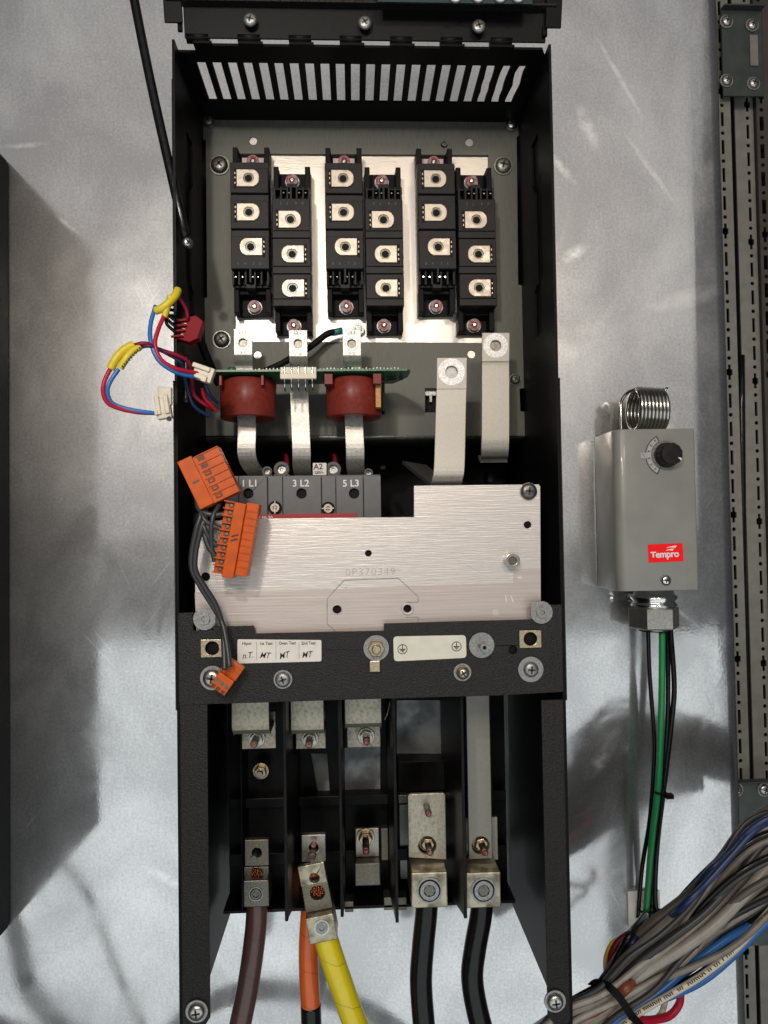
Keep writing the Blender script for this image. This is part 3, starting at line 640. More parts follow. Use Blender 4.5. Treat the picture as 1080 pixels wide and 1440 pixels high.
# ================================================================== BUSBARS
def arcpts(): pass
def busbar(name, label, top, dt, pts, wpx, m, hole, group):
    """pts: (px,py,d) centre line of the front face"""
    P = [W(*p) for p in pts]; wd = WX(pts[0][0]+wpx/2, pts[0][1], pts[0][2])-WX(pts[0][0]-wpx/2, pts[0][1], pts[0][2])
    t = thing(name, label, 'busbar', P[-1], group)
    # tab with hole as its own plate
    hx, hy, hr = hole; c = W(hx, hy, pts[0][2]); a, b_ = P[0], P[1]
    bb = B(); out = [(a.x-wd/2, a.z), (b_.x-wd/2, b_.z), (b_.x+wd/2, b_.z), (a.x+wd/2, a.z)]
    d = pts[0][2]; bb.prism(out, d-.003, d, [circ(c.x, c.z, hr, 20)]); obj('drilled_tab', bb, m, t, .0004)
    q = [Vector(p) for p in P[1:]]; q = [q[0]]+spline(q, 5)[1:] if len(q) > 2 else q
    bb = B(); bb.strip([(p.x, p.z-.00005 if i == 0 else p.z, -p.y) for i, p in enumerate(q)], wd, .003); bb.sm = [True]*len(bb.sm); o = obj('bar', bb, m, t, .0003)
    for f in o.data.polygons: f.use_smooth = False
    return t, c, wd
GL = 'silver phase busbars through the sensor board'
for i, (x, lab) in enumerate(((341.5, 'left silver phase busbar threaded through the left red brown ring'), (419, 'middle silver phase busbar passing behind the ivory pin header'), (494.5, 'right silver phase busbar threaded through the right red brown ring'))):
    y = 463 if i else 463
    y = (462, 464, 463)[i]
    t, c, wd = busbar('phase_busbar', lab, 0, 0, [(x, y, .150), (x+.5, y+37, .150), (x+1, y+45, .1475), (x+1.2, y+56, .144), (x+1.5, 540, .144), (x+2.5+(3 if i == 0 else 1), 600, .144), (x+5, 636, .144), (x+(10 if i == 0 else 5), 655, .137), (x+(19 if i == 0 else 7), 668, .125), (x+(22 if i == 0 else 8), 675, .105)], 26, M['tin'], (x, (482, 483, 483)[i], .0036), GL)
    b = B(); b.ring(c+F*.0001, F, .0066, .0040, .00012, 28); obj('washer_mark', b, M['tinmark'], t)
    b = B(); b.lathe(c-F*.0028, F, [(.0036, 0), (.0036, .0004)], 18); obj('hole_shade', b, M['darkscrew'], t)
    for k, s_ in enumerate(('1.1', '2.2', '3.1')[i]): pass
    text(('L1 1', 'L2 2', 'L3 3')[i], c+Vector((0, -.0001, .0092)), .0028, M['greydark'], t, name='stamped_mark', bold=.00005)
    text(('25 20', '25 20', '25 20')[i], c+Vector((0, -.0001, -.0088)), .0019, M['greydark'], t, name='stamped_mark')
GD = 'wide beige direct current busbars'
t, c, wd = busbar('wide_busbar', 'wide beige busbar whose lower end overlaps the brushed cover plate', 0, 0, [(635.5, 503, .176), (635, 547, .176), (634, 580, .178), (632, 655, .186), (629.5, 674, .1855), (628, 681, .182), (626, 687, .175), (624, 686, .160), (622, 682, .13)], 42, M['tinwarm'], (635, 523, .0050), GD)
b = B(); b.ring(c+F*.0001, F, .0112, .0054, .00015, 32); obj('washer_mark', b, M['tinmark'], t)
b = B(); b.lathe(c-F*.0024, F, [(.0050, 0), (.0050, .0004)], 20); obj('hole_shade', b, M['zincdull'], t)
b = B(); a = W(602, 668, .15); e = W(566, 648, .11); f = W(618, 682, .165)
b.add([f+Vector((-.006, 0, 0)), e, e+Vector((.022, 0, -.004)), f+Vector((.010, 0, 0))]+[p+Vector((0, 0.002, -.003)) for p in (f+Vector((-.006, 0, 0)), e, e+Vector((.022, 0, -.004)), f+Vector((.010, 0, 0)))], [(0, 1, 2, 3), (4, 7, 6, 5), (0, 4, 5, 1), (1, 5, 6, 2), (2, 6, 7, 3), (3, 7, 4, 0)]); obj('foot', b, M['galv'], t)
t, c, wd = busbar('wide_busbar', 'wide beige busbar standing right of the one over the cover plate, ending higher', 0, 0, [(697.5, 468, .150), (697, 508, .150), (697, 520, .152), (697, 600, .155), (696.5, 625, .155), (696, 638, .151), (695, 645, .142), (693, 645, .12), (690, 640, .10)], 38, M['tinwarm'], (697, 486, .0048), GD)
b = B(); b.ring(c+F*.0001, F, .0108, .0052, .00015, 32); obj('washer_mark', b, M['tinmark'], t)
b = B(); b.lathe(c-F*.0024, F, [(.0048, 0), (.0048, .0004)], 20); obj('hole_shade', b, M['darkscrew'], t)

# ================================================================== CURRENT SENSOR BOARD
ZP = WZ(440, 522, .176)
t = thing('current_sensor_board', 'green circuit board seen edge on, carrying two red brown current rings', 'circuit board', (0, -.15, ZP))
xa, xb = WX(302, 525, .176), WX(578, 528, .176)
b = B(); vs = []
ol = [(xa, .124), (xa, .176), (xa+.010, .176), (xb-.003, .176), (xb, .170), (xb-.001, .150), (xb-.012, .124)]
vs = [(x, -d, ZP) for x, d in ol]+[(x, -d, ZP+.0016) for x, d in ol]; n_ = len(ol)
b.add(vs, [tuple(range(n_)), tuple(range(n_, 2*n_))[::-1]]+[(i, (i+1) % n_, (i+1) % n_+n_, i+n_) for i in range(n_)]); obj('board', b, M['pcb'], t)
for k, (cx, cy) in enumerate(((344, 557), (497, 557))):
    c = W(cx, cy, .168); cx_ = c.x; z1 = ZP-.002; z0 = ZP-.0345
    b = B(); R_ = .0238; ctr = Vector((cx_, -.146, z0))
    seg = 48; prof = [(R_-.0008, 0), (R_, .0010), (R_, z1-z0-.001), (R_-.0008, z1-z0), (.0155, z1-z0), (.0155, 0)]
    vs = []; fs = []
    for r, h in prof:
        for q in range(seg): a_ = 2*pi*q/seg; vs.append(ctr+Vector((r*cos(a_), r*sin(a_), h)))
    for i in range(len(prof)):
        j = (i+1) % len(prof)
        for q in range(seg): w_ = (q+1) % seg; fs.append((i*seg+q, i*seg+w_, j*seg+w_, j*seg+q))
    b.add(vs, fs, True); ct = obj('current_ring', b, M['ct'], t, label='%s red brown current ring' % ('left' if k == 0 else 'right'))
    for f in ct.data.polygons:
        if abs(f.normal.z) > .8: f.use_smooth = False
    for sx in (-.0195, .0150) if k == 0 else (-.0205, .0200):
        b = B(); wdt = .0012 if k == 0 else .0035; b.box(cx_+sx-wdt, cx_+sx+wdt, z1-.008, z1+.001, .1600, .170 if k == 0 else .172); obj('ring_clip', b, M['ct'], ct, .0004)
    if k == 0: pass
    else:
        b = B(); b.box(cx_+.0185, cx_+.0232, z0+.006, z1-.004, .150, .1655); obj('ring_label', b, M['amber'], ct, .0005)
        b = B(); b.box(cx_+.0245, cx_+.0268, z0+.004, z1-.004, .140, .158); obj('choke', b, M['deepblack'], ct)
b = B(); x0, x1 = WX(394, 535, .180), WX(445, 535, .180); b.box(x0, x1, ZP-.0072, ZP-.0026, .1765, .181); b.box(x0, x1, ZP-.0026, ZP+.003, .1772, .1785); hd = obj('pin_header', b, M['ivory'], t, .0004)
b = B()
for k in range(5):
    x = x0+(x1-x0)*(k+.6)/5.2; b.tube([(x, -.179, ZP+.0048), (x, -.179, ZP-.002), (x, -.179, ZP-.0120), (x+.0002, -.176, ZP-.0155), (x+.0003, -.174, ZP-.0160)], .0008, 6, 2)
obj('header_pin', b, M['chrome'], hd)
b = B(); b.lathe((xa+.013, -.170, ZP+.0017), (0, 0, 1), [(.004, 0), (.0032, .003)], 14); b.lathe((xb-.052, -.170, ZP+.0017), (0, 0, 1), [(.004, 0), (.0032, .003)], 14); obj('board_bump', b, M['pcb'], t)
b = B()
for k in range(46):
    x = xa+.018+k*(xb-xa-.026)/46
    if x0-.002 < x < x1+.002: continue
    b.box(x, x+.0009, ZP+.0017, ZP+.0017+random.choice((.0006, .001, .0014)), .1735, .1750)
obj('solder_joint', b, M['zincdull'], t, kind='stuff')
b = B()
for x, y in ((540, 531), (548, 537), (556, 530), (566, 533), (552, 543), (384, 531), (456, 533)):
    q = W(x, y, .168); b.box(q.x-.0015, q.x+.0015, ZP-.0024, ZP-.0001, .150, .156)
obj('surface_component', b, M['ink'], t, kind='stuff')

# ================================================================== CONTACTOR
DC = .166
t = thing('contactor', 'dark grey contactor marked 1 L1, 3 L2 and 5 L3 above the cover plate', 'contactor', (0, -DC, .0))
a = rect(318, 668, 536, 745, DC)
b = B(); b.box(a[0], a[1], -.065, a[3], .06, DC-.004); obj('body', b, M['grey'], t, .0008)
segs = [(318, 335), (336, 376), (377, 397), (398, 452), (453, 472), (473, 511), (512, 536)]
for k, (x0, x1) in enumerate(segs):
    e = rect(x0, 669, x1, 760, DC); dd = DC if k % 2 else DC-.0022
    hs = []
    for hx, hy in ((349, 694), (424, 694), (498, 694)):
        if x0 < hx < x1: q = W(hx, hy, DC); hs.append(circ(q.x, q.z, .0043, 18))
    b = B(); b.prism([(e[0], e[2]), (e[1], e[2]), (e[1], e[3]), (e[0], e[3])], DC-.0039, dd, hs); obj('face_panel', b, M['grey'], t, .0005)
for hx, hy in ((349, 694), (424, 694), (498, 694)):
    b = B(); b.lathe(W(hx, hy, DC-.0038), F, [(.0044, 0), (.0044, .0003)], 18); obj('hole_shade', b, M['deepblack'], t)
for s_, x in (('1 L1', 351), ('3 L2', 423), ('5 L3', 493.5)): text(s_, W(x, 680, DC+.0001), .0057, M['whiteink'], t, bold=.00012)
for x, y in ((387, 714), (461.5, 715)):
    c = W(x, y, DC-.002); b = B(); b.lathe(c, F, [(.0056, 0), (.0056, .0016)], 24); obj('screw_well', b, M['deepblack'], t)
    b = B(); b.ring(c+F*.0017, F, .0037, .0018, .0012, 24); b.lathe(c+F*.0017, F, [(.0014, 0), (.0012, .0010)], 10); (b.box(c.x-.0005, c.x+.0005, c.z-.005, c.z+.005, DC-.0001, DC+.0010) if x < 400 else b.box(c.x-.005, c.x+.005, c.z-.0005, c.z+.0005, DC-.0001, DC+.0010)); obj('screw', b, M['nickel'], t)
b = B(); e = rect(318, 723, 502, 745, DC+.001); b.box(*e, DC+.0003, DC+.0008); so = obj('red_stripe', b, M['redstripe'], t)
text('AF 50-30', W(371, 728.5, DC+.001), .0028, M['whiteink'], so, bold=.00005)
b = B(); b.pbox(440, 651, 459, 668, .13, .148); o = obj('tag_plate', b, M['paper'], t); text('A2', W(447.5, 656.5, .1482), .0048, M['ink'], o, bold=.0001); text('220V~', W(449, 664.5, .1482), .0021, M['ink'], o, bold=.00006)
for x, y, r in ((397, 661, .0068), (469, 661, .0068), (377, 664, .0045), (518, 666, .004)):
    c = W(x, y, .135); b = B(); b.ring(c, F, r, r*.55, .008, 22); b.box(c.x-r, c.x+r, c.z-.012, c.z-r*.6, .12, .142); o = obj('terminal_collar', b, M['greydark'], t, .0004)
    screw('screw', c+F*.001, r*.55, M['zinc'], t, 'socket', h=.003)
for x in (404, 472): b = B(); b.tube([W(x, 655, .12), W(x-1, 645, .11), W(x-2, 640, .09)], .0022, 8, 3); obj('coil_wire', b, M['wmaroon'], t)
# void hardware behind, below the plate
for q in ((535, 655, 542, 660), (686, 662, 693, 678)):
    b = B(); b.pbox(*q, .09, .11); obj('inner_bracket', b, M['deepblack'], CH)

# ================================================================== COVER PLATE
DV = .2035
t = thing('cover_plate', 'brushed aluminium cover plate stamped 0P370349 across the middle of the drive', 'cover plate', (0, -DV, -.1))
co = [(272, 733), (380, 729), (582, 727), (582, 683), (758, 681), (760, 684), (761, 878), (757, 890), (276, 905)]
hs = []
for x, y, r in ((518, 778, 4.6), (742, 738, 5.2), (289, 811, 6.2), (474, 857, 6), (573, 856, 5.5), (718, 788, 5)): hs.append(pl(rr(x, y, r), DV))
b = B(); b.prism(pl(co[::-1], DV), DV-.002, DV, hs); obj('plate', b, M['cover'], t, .0004)
# lower part where shade is put into the colour as a pinkish tint (flush relief of 0.15 mm)
shd = [(274, 833), (450, 829), (574, 824), (722, 820), (722, 800), (759.5, 799), (760, 876), (757, 889), (277, 903)]
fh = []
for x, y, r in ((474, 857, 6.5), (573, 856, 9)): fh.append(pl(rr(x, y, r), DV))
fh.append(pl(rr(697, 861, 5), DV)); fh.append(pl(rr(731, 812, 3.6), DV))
b = B(); b.prism(pl(shd[::-1], DV), DV+.00005, DV+.00018, fh); obj('shade_tint', b, M['covershade'], t)
b = B()
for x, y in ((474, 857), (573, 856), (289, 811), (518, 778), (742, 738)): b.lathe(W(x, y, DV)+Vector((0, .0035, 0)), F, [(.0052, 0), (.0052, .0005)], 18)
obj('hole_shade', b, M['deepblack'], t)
for x, y, R_, r_, h in ((718, 788, .0062, .0034, .0085), (573, 856, .0050, .0034, .0018), (474, 857, .0043, .0034, .0008)):
    b = B(); b.ring(W(x, y, DV+.0002), F, R_*.92, r_, h, 28); obj('threaded_standoff', b, M['zinc' if h > .002 else 'cover'], t, .0003)
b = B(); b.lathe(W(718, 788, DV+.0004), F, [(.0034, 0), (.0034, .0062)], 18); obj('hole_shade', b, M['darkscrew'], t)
screw('screw', W(743, 691, DV+.0002), .0064, M['darkscrew'], t, 'pan', .0068, M['zincdull'], .3, h=.003)
# embossed outline
def groove(pts, wd=.0004, d=DV+.0002, m='galv'):
    b = B(); P = [W(x, y, d) for x, y in pts]
    for a_, c_ in zip(P, P[1:]):
        u = (c_-a_).normalized(); n_ = Vector((-u.z, 0, u.x))*wd; vs = [a_+n_, c_+n_, c_-n_, a_-n_]; vs += [v+F*.00012 for v in vs]
        b.add(vs, [(0, 1, 2, 3), (4, 7, 6, 5), (0, 4, 5, 1), (1, 5, 6, 2), (2, 6, 7, 3), (3, 7, 4, 0)])
    return obj('embossed_line', b, M[m], t)
groove([(472, 888), (460, 877), (460, 842), (484, 816), (560, 813), (588, 839), (588, 847), (570, 847)], .00028)
groove([(570, 868), (588, 868), (588, 880)], .00028); groove([(487, 824), (487, 860), (489, 888)], .0004, m='covershade'); groove([(561, 826), (561, 872)], .0007, m='covershade')
text('0P370349', W(521, 804.5, DV+.0001), .0058, M['stamp'], t, name='stamped_number', bold=-.00008, spacing=1.1, xs=1.12)
b = B()
for x, y, x2, y2 in ((711, 837, 712, 847), (718, 837, 722, 847)): groove([(x, y), (x2, y2)], .00025, m='white')

# ================================================================== BLACK TENSION STAY (top left)
t = B(); t.tube([W(180, -60, .205), W(189, 0, .205), W(215, 130, .205), W(243, 255, .206), W(258, 320, .203), W(262, 341, .196)], .0037, 14, 8)
o = obj('support_stay', t, M['wblack']); tag(o, 'thin black stay slanting down from the top edge into the left chassis wall', 'stay')

# ================================================================== SMALL HARNESS AT LEFT
t = thing('sensor_harness', 'blue and red wire loops with yellow splices and two ivory plugs', 'wire harness', W(240, 520, .2))
def wire(pts, r, m, parent, name='wire', label=None, seg=10, sub=8):
    b = B(); b.tube([W(*p) for p in pts], r, seg, sub); return obj(name, b, M[m], parent, label=label)
wire([(219, 430, .228), (212, 455, .232), (212, 480, .236), (222, 505, .236), (240, 520, .232), (258, 527, .226), (276, 530, .220)], .0016, 'wblue', t, label='blue wire')
wire([(232, 442, .228), (223, 462, .233), (218, 484, .236), (226, 505, .236), (244, 517, .232), (262, 522, .226), (278, 525, .220)], .0016, 'wred', t, label='red wire')
wire([(188, 486, .240), (205, 483, .240), (225, 492, .232), (250, 500, .226), (265, 510, .220), (270, 530, .212), (273, 555, .202), (290, 570, .196), (302, 576, .188)], .0016, 'wmaroon', t, label='dark red wire')
wire([(196, 489, .238), (212, 487, .238), (240, 500, .226), (255, 512, .220), (262, 540, .206), (272, 570, .196), (295, 586, .185)], .0014, 'wnavy', t, label='dark blue wire')
wire([(155, 519, .244), (147, 536, .246), (145, 552, .246), (152, 567, .244), (170, 575, .240), (195, 580, .236), (219, 581, .232)], .0016, 'wred', t, label='red wire')
wire([(167, 519, .244), (156, 535, .245), (151, 550, .245), (157, 566, .242), (175, 574, .239), (200, 579, .236), (219, 581, .2325)], .0016, 'wblue', t, label='blue wire')
wire([(284, 545, .205), (288, 560, .2), (297, 570, .195), (304, 578, .19)], .0014, 'wred', t); wire([(288, 540, .205), (296, 556, .2), (306, 566, .19)], .0014, 'wnavy', t)
for pts, r in (([(250, 408, .222), (246, 416, .226), (236, 427, .229), (227, 434, .229), (219, 437, .228)], .0031), ([(240, 416, .2285), (236, 430, .2285), (231, 446, .228)], .0024), ([(188, 485, .240), (176, 491, .242), (164, 503, .244), (155, 519, .244)], .0031), ([(197, 488, .239), (188, 493, .241), (178, 503, .243), (169, 518, .243)], .0026)):
    wire(pts, r, 'wyellow', t, 'splice_sleeve')
wire([(249, 415, .222), (256, 425, .218), (262, 436, .214), (264, 448, .212)], .0014, 'wmaroon', t)
wire([(250, 409, .222), (250, 405, .2225)], .0020, 'wblue', t, 'splice_sleeve', sub=2)
b = B()
for k in range(9):
    f = k/8; p = W(196-24*f, 489+26*f, .2447+.0012); b.box(p.x-.0005, p.x+.0005, p.z-.0008, p.z+.0008, .2442, .2446+.001, rot=Matrix.Rotation(radians(-42), 3, 'Y'))
obj('sleeve_printing', b, M['ink'], t)
# ivory plugs
def plug(c, ang, w_, h_, th, parent):
    R_ = Matrix.Rotation(radians(ang), 3, 'Y'); e = []
    b = B(); b.box(c.x-w_/2, c.x+w_/2, c.z-h_/2, c.z+h_/2, -c.y, -c.y+th, R_, c)
    b.box(c.x-w_/2+.0004, c.x-w_*.15, c.z-h_*.30, c.z+h_*.62, -c.y+th*.2, -c.y+th*1.3, R_, c); b.box(c.x+w_*.15, c.x+w_/2-.0004, c.z-h_*.30, c.z+h_*.62, -c.y+th*.2, -c.y+th*1.3, R_, c)
    o = obj('plug_housing', b, M['ivory'], parent, .0006)
    b = B(); b.box(c.x-w_*.14, c.x+w_*.14, c.z-h_*.25, c.z+h_*.30, -c.y+th*.9, -c.y+th*1.05, R_, c); b.box(c.x-w_*.55, c.x-w_*.35, c.z-h_*.3, c.z-h_*.05, -c.y+th*.2, -c.y+th*1.45, R_, c); obj('plug_slot', b, M['ivory'], o)
plug(W(232, 576, .230), -8, .0105, .0150, .006, t); plug(W(288, 527, .214), -70, .0115, .0150, .0065, t)
b = B(); c = W(233, 556, .23); b.box(c.x-.0048, c.x+.0052, c.z-.008, c.z+.0055, .230, .2345); obj('plug_latch', b, M['ivory'], t, .0008)
b = B(); c = W(238, 589, .2371); b.lathe(c, F, [(.0019, 0), (.0019, .0003)], 14); obj('plug_opening', b, M['ink'], t)

def pins_grid(c, R_, xs, zs, d, r, m, parent, name, box=None):
    b = B()
    for x in xs:
        for z in zs:
            p = c+R_ @ Vector((x, 0, z)); p.y = -d
            if box: b.box(p.x-box[0], p.x+box[0], p.z-box[1], p.z+box[1], d, d+.0004, R_, p)
            else: b.lathe(p, F, [(r, 0), (r, .0004)], 12)
    return obj(name, b, m, parent)
# red connector
t = thing('red_terminal_plug', 'small dark red three way terminal plug on black wires inside the left wall', 'connector', W(266, 460, .2))
c = W(265, 462, .205); R_ = Matrix.Rotation(radians(18), 3, 'Y')
b = B(); b.prism([(c.x+R_.col[0].x*x+R_.col[2].x*z, c.z+R_.col[0].z*x+R_.col[2].z*z) for x, z in ((-.006, -.011), (.005, -.011), (.0105, -.006), (.0105, .008), (.004, .0105), (-.004, .006), (-.0075, .003))][::-1], .199, .210); obj('plug_body', b, M['redplastic'], t, .0006)
b = B()
for k in range(4): p = c+R_ @ Vector((-.0045, 0, -.0095+k*.0043)); p.y = -.212; b.box(p.x-.0045, p.x+.0045, p.z-.0007, p.z+.0007, .2102, .2125, Matrix.Rotation(radians(-5), 3, 'Y'), p)
obj('plug_rib', b, M['redplastic'], t)
b = B()
for k in range(3): p = c+R_ @ Vector((-.0015, 0, -.0075+k*.0043)); b.lathe((p.x, -.2102, p.z), F, [(.0014, 0), (.0012, .0005)], 10)
obj('terminal_screw', b, M['darkscrew'], t)
for k, y in enumerate((452, 460, 468)): wire([(256, y+4, .208), (244, y-3, .214), (234, y-14, .216), (238, y-24, .21), (250, y-22, .20)], .0013, 'wblack', t)
# black loom down the left wall
b = B(); b.tube([W(262, 425, .192), W(266, 440, .188), W(276, 460, .18), W(290, 500, .165), W(308, 540, .15)], .0035, 12, 8); tag(obj('loom', b, M['deepblack']), 'black cable loom running down inside the left chassis wall behind the red plug', 'cable')
b = B(); b.tube([W(262, 500, .20), W(262, 530, .20), W(262, 568, .2)], .003, 12, 4); tag(obj('wire_end', b, M['wblack']), 'short straight black lead on the left wall under the ivory plug', 'cable')
# temperature sensor lead
t = thing('sensor_lead', 'black sensor lead with a teal sleeve and round eyelet on the heatsink', 'cable', W(505, 463, .11))
wire([(372, 522, .125), (395, 512, .125), (415, 500, .125), (436, 488, .123), (458, 471, .120), (470, 467, .118)], .0030, 'deepblack', t)
b = B(); b.tube([W(468, 468, .118), W(481, 465, .116)], .0033, 8, 0); obj('sleeve', b, M['teal'], t)
wire([(480, 465, .116), (490, 466, .113), (497, 470, .111)], .0008, 'zinc' if False else 'wgrey', t)
b = B(); b.ring(W(504, 463, .1065), F, .0055, .0034, .001, 22); b.lathe(W(504, 463, .1068), F, [(.0030, 0), (.0026, .003)], 12); obj('eyelet', b, M['zincdull'], t)

# ================================================================== ORANGE PLUGS
def local_box(b, c, R_, x0, x1, z0, z1, d0, d1):
    b.box(c.x+x0, c.x+x1, c.z+z0, c.z+z1, d0, d1, R_, Vector((c.x, -(d0+d1)/2, c.z)))
t = thing('orange_terminal_plug', 'upper orange terminal plug with one row of six slots, tilted left', 'connector', W(293, 672, .22), 'orange terminal plugs')
c = W(293.5, 670, .232); R_ = Matrix.Rotation(radians(-25), 3, 'Y')
b = B(); local_box(b, c, R_, -.0160, .0155, -.0195, .0180, .218, .2305); local_box(b, c, R_, -.0163, -.0050, -.0193, .0195, .2178, .2325); o = obj('plug_body', b, M['orange'], t, .0006)
b = B()
for k in range(7): p = c+R_ @ Vector((.0060, 0, -.0190+k*.0061)); b.box(p.x-.0094, p.x+.0094, p.z-.0003, p.z+.0003, .2305, .2315, R_, Vector((p.x, -.231, p.z)))
obj('rib', b, M['orange'], t)
pins_grid(c, R_, (.0005,), [-.0155+k*.0061 for k in range(6)], .2306, 0, M['orangedark'], t, 'wire_slot', (.0026, .0015))
pins_grid(c, R_, (.0005,), [-.0157+k*.0061 for k in range(4)], .2311, 0, M['orange'], t, 'slot_key', (.0013, .0006))
b = B(); local_box(b, c, R_, -.0125, -.0075, -.0002, .0012, .2326, .2328); obj('pen_mark', b, M['greydark'], t)
t2 = thing('orange_terminal_plug', 'long orange terminal plug with ten screw pockets hanging over the cover plate', 'connector', W(330, 758, .22), 'orange terminal plugs')
c = W(329, 757, .236); R_ = Matrix.Rotation(radians(10.5), 3, 'Y')
b = B(); local_box(b, c, R_, -.0110, -.0035, -.0275, .0245, .222, .2335); local_box(b, c, R_, -.0036, .0048, -.0290, .0262, .222, .2385); local_box(b, c, R_, .0046, .0140, -.0262, .0275, .222, .2355); o = obj('plug_body', b, M['orange'], t2, .0005)
b = B()
for k in range(11): p = c+R_ @ Vector((-.0075, 0, -.0265+k*.00525)); b.box(p.x-.0040, p.x+.0035, p.z-.0004, p.z+.0004, .2335, .2370, R_, Vector((p.x, -.235, p.z)))
for k in range(9): p = c+R_ @ Vector((.0098, 0, -.0200+k*.0052)); b.box(p.x-.0046, p.x+.0049, p.z-.00025, p.z+.00025, .2355, .2362, R_, Vector((p.x, -.2358, p.z)))
obj('rib', b, M['orange'], t2)
pins_grid(c, R_, (-.0066,), [-.0238+k*.00525 for k in range(10)], .2336, .0019, M['orangedark'], t2, 'screw_pocket')
pins_grid(c, R_, (-.0062,), [-.0238+k*.00525 for k in range(10)], .2341, .0011, M['darkscrew'], t2, 'terminal_screw')
b = B()
for z in (-.0010, .0022): p = c+R_ @ Vector((.0007, 0, z)); b.box(p.x-.0026, p.x+.0026, p.z-.0005, p.z+.0005, .2386, .2388, Matrix.Rotation(radians(-14), 3, 'Y'), Vector((p.x, -.2387, p.z)))
obj('pen_mark', b, M['ink'], t2)
t3 = thing('orange_terminal_plug', 'smallest orange plug, three way, lying on the front band screw', 'connector', W(318, 950, .22), 'orange terminal plugs')
c = W(320, 950, .222); R_ = Matrix.Rotation(radians(36), 3, 'Y')
b = B(); local_box(b, c, R_, -.0070, .0072, .0000, .0115, .2165, .2235); local_box(b, c, R_, -.0066, .0068, -.0125, .0002, .2165, .2270); obj('plug_body', b, M['orange'], t3, .0006)
pins_grid(c, R_, (-.0042, 0, .0042), (-.0060,), .2271, .0016, M['darkscrew'], t3, 'terminal_screw')
pins_grid(c, R_, (-.0042, 0, .0042), (-.0106,), .2271, 0, M['orangedark'], t3, 'wire_slot', (.0014, .0014))
# grey wires between the plugs
tw = thing('grey_wire_loom', 'dark grey wires linking the three orange plugs', 'cable', W(290, 800, .22))
wire([(283, 705, .222), (283, 722, .228), (276, 745, .230), (270, 775, .228), (270, 800, .226), (282, 825, .224), (298, 850, .222), (312, 875, .222), (318, 900, .226), (323, 938, .231)], .0021, 'wdark', tw)
wire([(288, 712, .222), (288, 728, .229), (281, 750, .231), (275, 778, .229), (275, 802, .227), (287, 824, .225), (303, 850, .223), (313, 880, .222), (315, 910, .226), (316, 942, .231)], .0021, 'wdark', tw)
wire([(277, 700, .222), (279, 715, .226), (290, 722, .228), (304, 724, .228), (316, 722, .228)], .0020, 'wdark', tw)
wire([(280, 704, .222), (286, 728, .230), (297, 738, .230), (311, 744, .229)], .0020, 'wdark', tw)
wire([(283, 712, .223), (286, 738, .230), (294, 756, .230), (306, 768, .229)], .0020, 'wdark', tw)
wire([(286, 720, .224), (287, 748, .229), (294, 770, .230), (304, 782, .229)], .0020, 'wdark', tw)
wire([(308, 700, .222), (307, 712, .226), (300, 725, .230), (297, 745, .231), (298, 770, .230), (302, 790, .229)], .0018, 'wdark', tw)
b = B(); b.tube([W(281, 722, .222), W(279, 738, .2225), W(283, 750, .223)], .0042, 10, 4); obj('loom_tape', b, M['deepblack'], tw)

# ================================================================== LOWER TERMINAL HOUSING
t = H_ = thing('terminal_housing', 'black moulded terminal housing with tall dividers at the bottom of the drive', 'terminal housing', (0, -.03, -.3))
zt_, zb_ = -.06, WZ(500, 1277, .085)
dB = .050
xa, xb = WX(322, 1150, dB), WX(712, 1150, dB)
wins = [pl([(558, 985), (623, 985), (623, 1068), (606, 1068), (606, 1062), (558, 1062)], dB), pl([(484, 1052), (535, 1050), (535, 1118), (484, 1122)], dB), pl([(436, 1060), (460, 1060), (464, 1120), (447, 1118)], dB), pl([(500, 1180), (534, 1180), (534, 1222), (500, 1222)], dB)]
b = B(); b.prism([(xa, zb_), (xb, zb_), (xb, zt_), (xa, zt_)], dB-.006, dB, [w_[::-1] for w_ in wins]); obj('base_wall', b, M['housing'], t, .0005)
for q in ((552, 975, 630, 1075), (478, 1045, 541, 1130), (430, 1055, 470, 1126), (494, 1174, 540, 1228)):
    b = B(); b.pbox(*q, dB-.012, dB-.0085); obj('galvanised_plate', b, M['patina'], t, .0003)
b = B(); b.box(xa, xb, zb_-.001, zb_+.002, dB, .085); obj('bottom_ledge', b, M['housing'], t, .0005)
b = B(); b.pbox(322, 1118, 712, 1132, dB, .066); b.pbox(560, 1070, 650, 1112, dB, .072); b.pbox(322, 1195, 712, 1212, dB, .062); obj('cross_rib', b, M['housing'], t, .0006)
for k, (xf, yt, yb) in enumerate(((401, 985, 1296), (479, 985, 1290), (556, 985, 1298), (652, 985, 1292))):
    D1 = .188; x = WX(xf, 1130, D1); zt1 = -.10; z1 = WZ(xf, yb, D1)
    b = B(); o_ = [(dB, zb_), (dB, zt1), (D1, zt1), (D1, z1), (D1-.008, z1-.001)]
    vs = [(x-.0013, -d, z) for d, z in o_]+[(x+.0013, -d, z) for d, z in o_]; n_ = len(o_)
    b.add(vs, [tuple(range(n_)), tuple(range(n_, 2*n_))[::-1]]+[(i, (i+1) % n_, (i+1) % n_+n_, i+n_) for i in range(n_)]); obj('divider', b, M['housing'], t, .0005)
for xf in (322, 712):
    x = WX(xf, 1130, .15); b = B(); b.box(x-.001, x+.001, zb_, -.10, dB, .086); obj('end_wall', b, M['housing'], t, .0004)
for q in ((540, 1262, 556, 1280), (558, 1262, 572, 1280), (485, 1268, 497, 1283)):
    b = B(); b.pbox(*q, .07, .085); obj('snap_clip', b, M['shadezinc'], t, .0006)
b = B(); b.pbox(562, 1116, 650, 1122, .070, .074); b.pbox(562, 1130, 648, 1235, dB, .058); obj('support_bracket', b, M['galv'], t, .0004)
for q in ((630, 1118, 648, 1130), (560, 1118, 573, 1130), (536, 1165, 546, 1210)):
    b = B(); b.pbox(*q, .075, .084); obj('support_lug', b, M['shadezinc'], t, .0006)
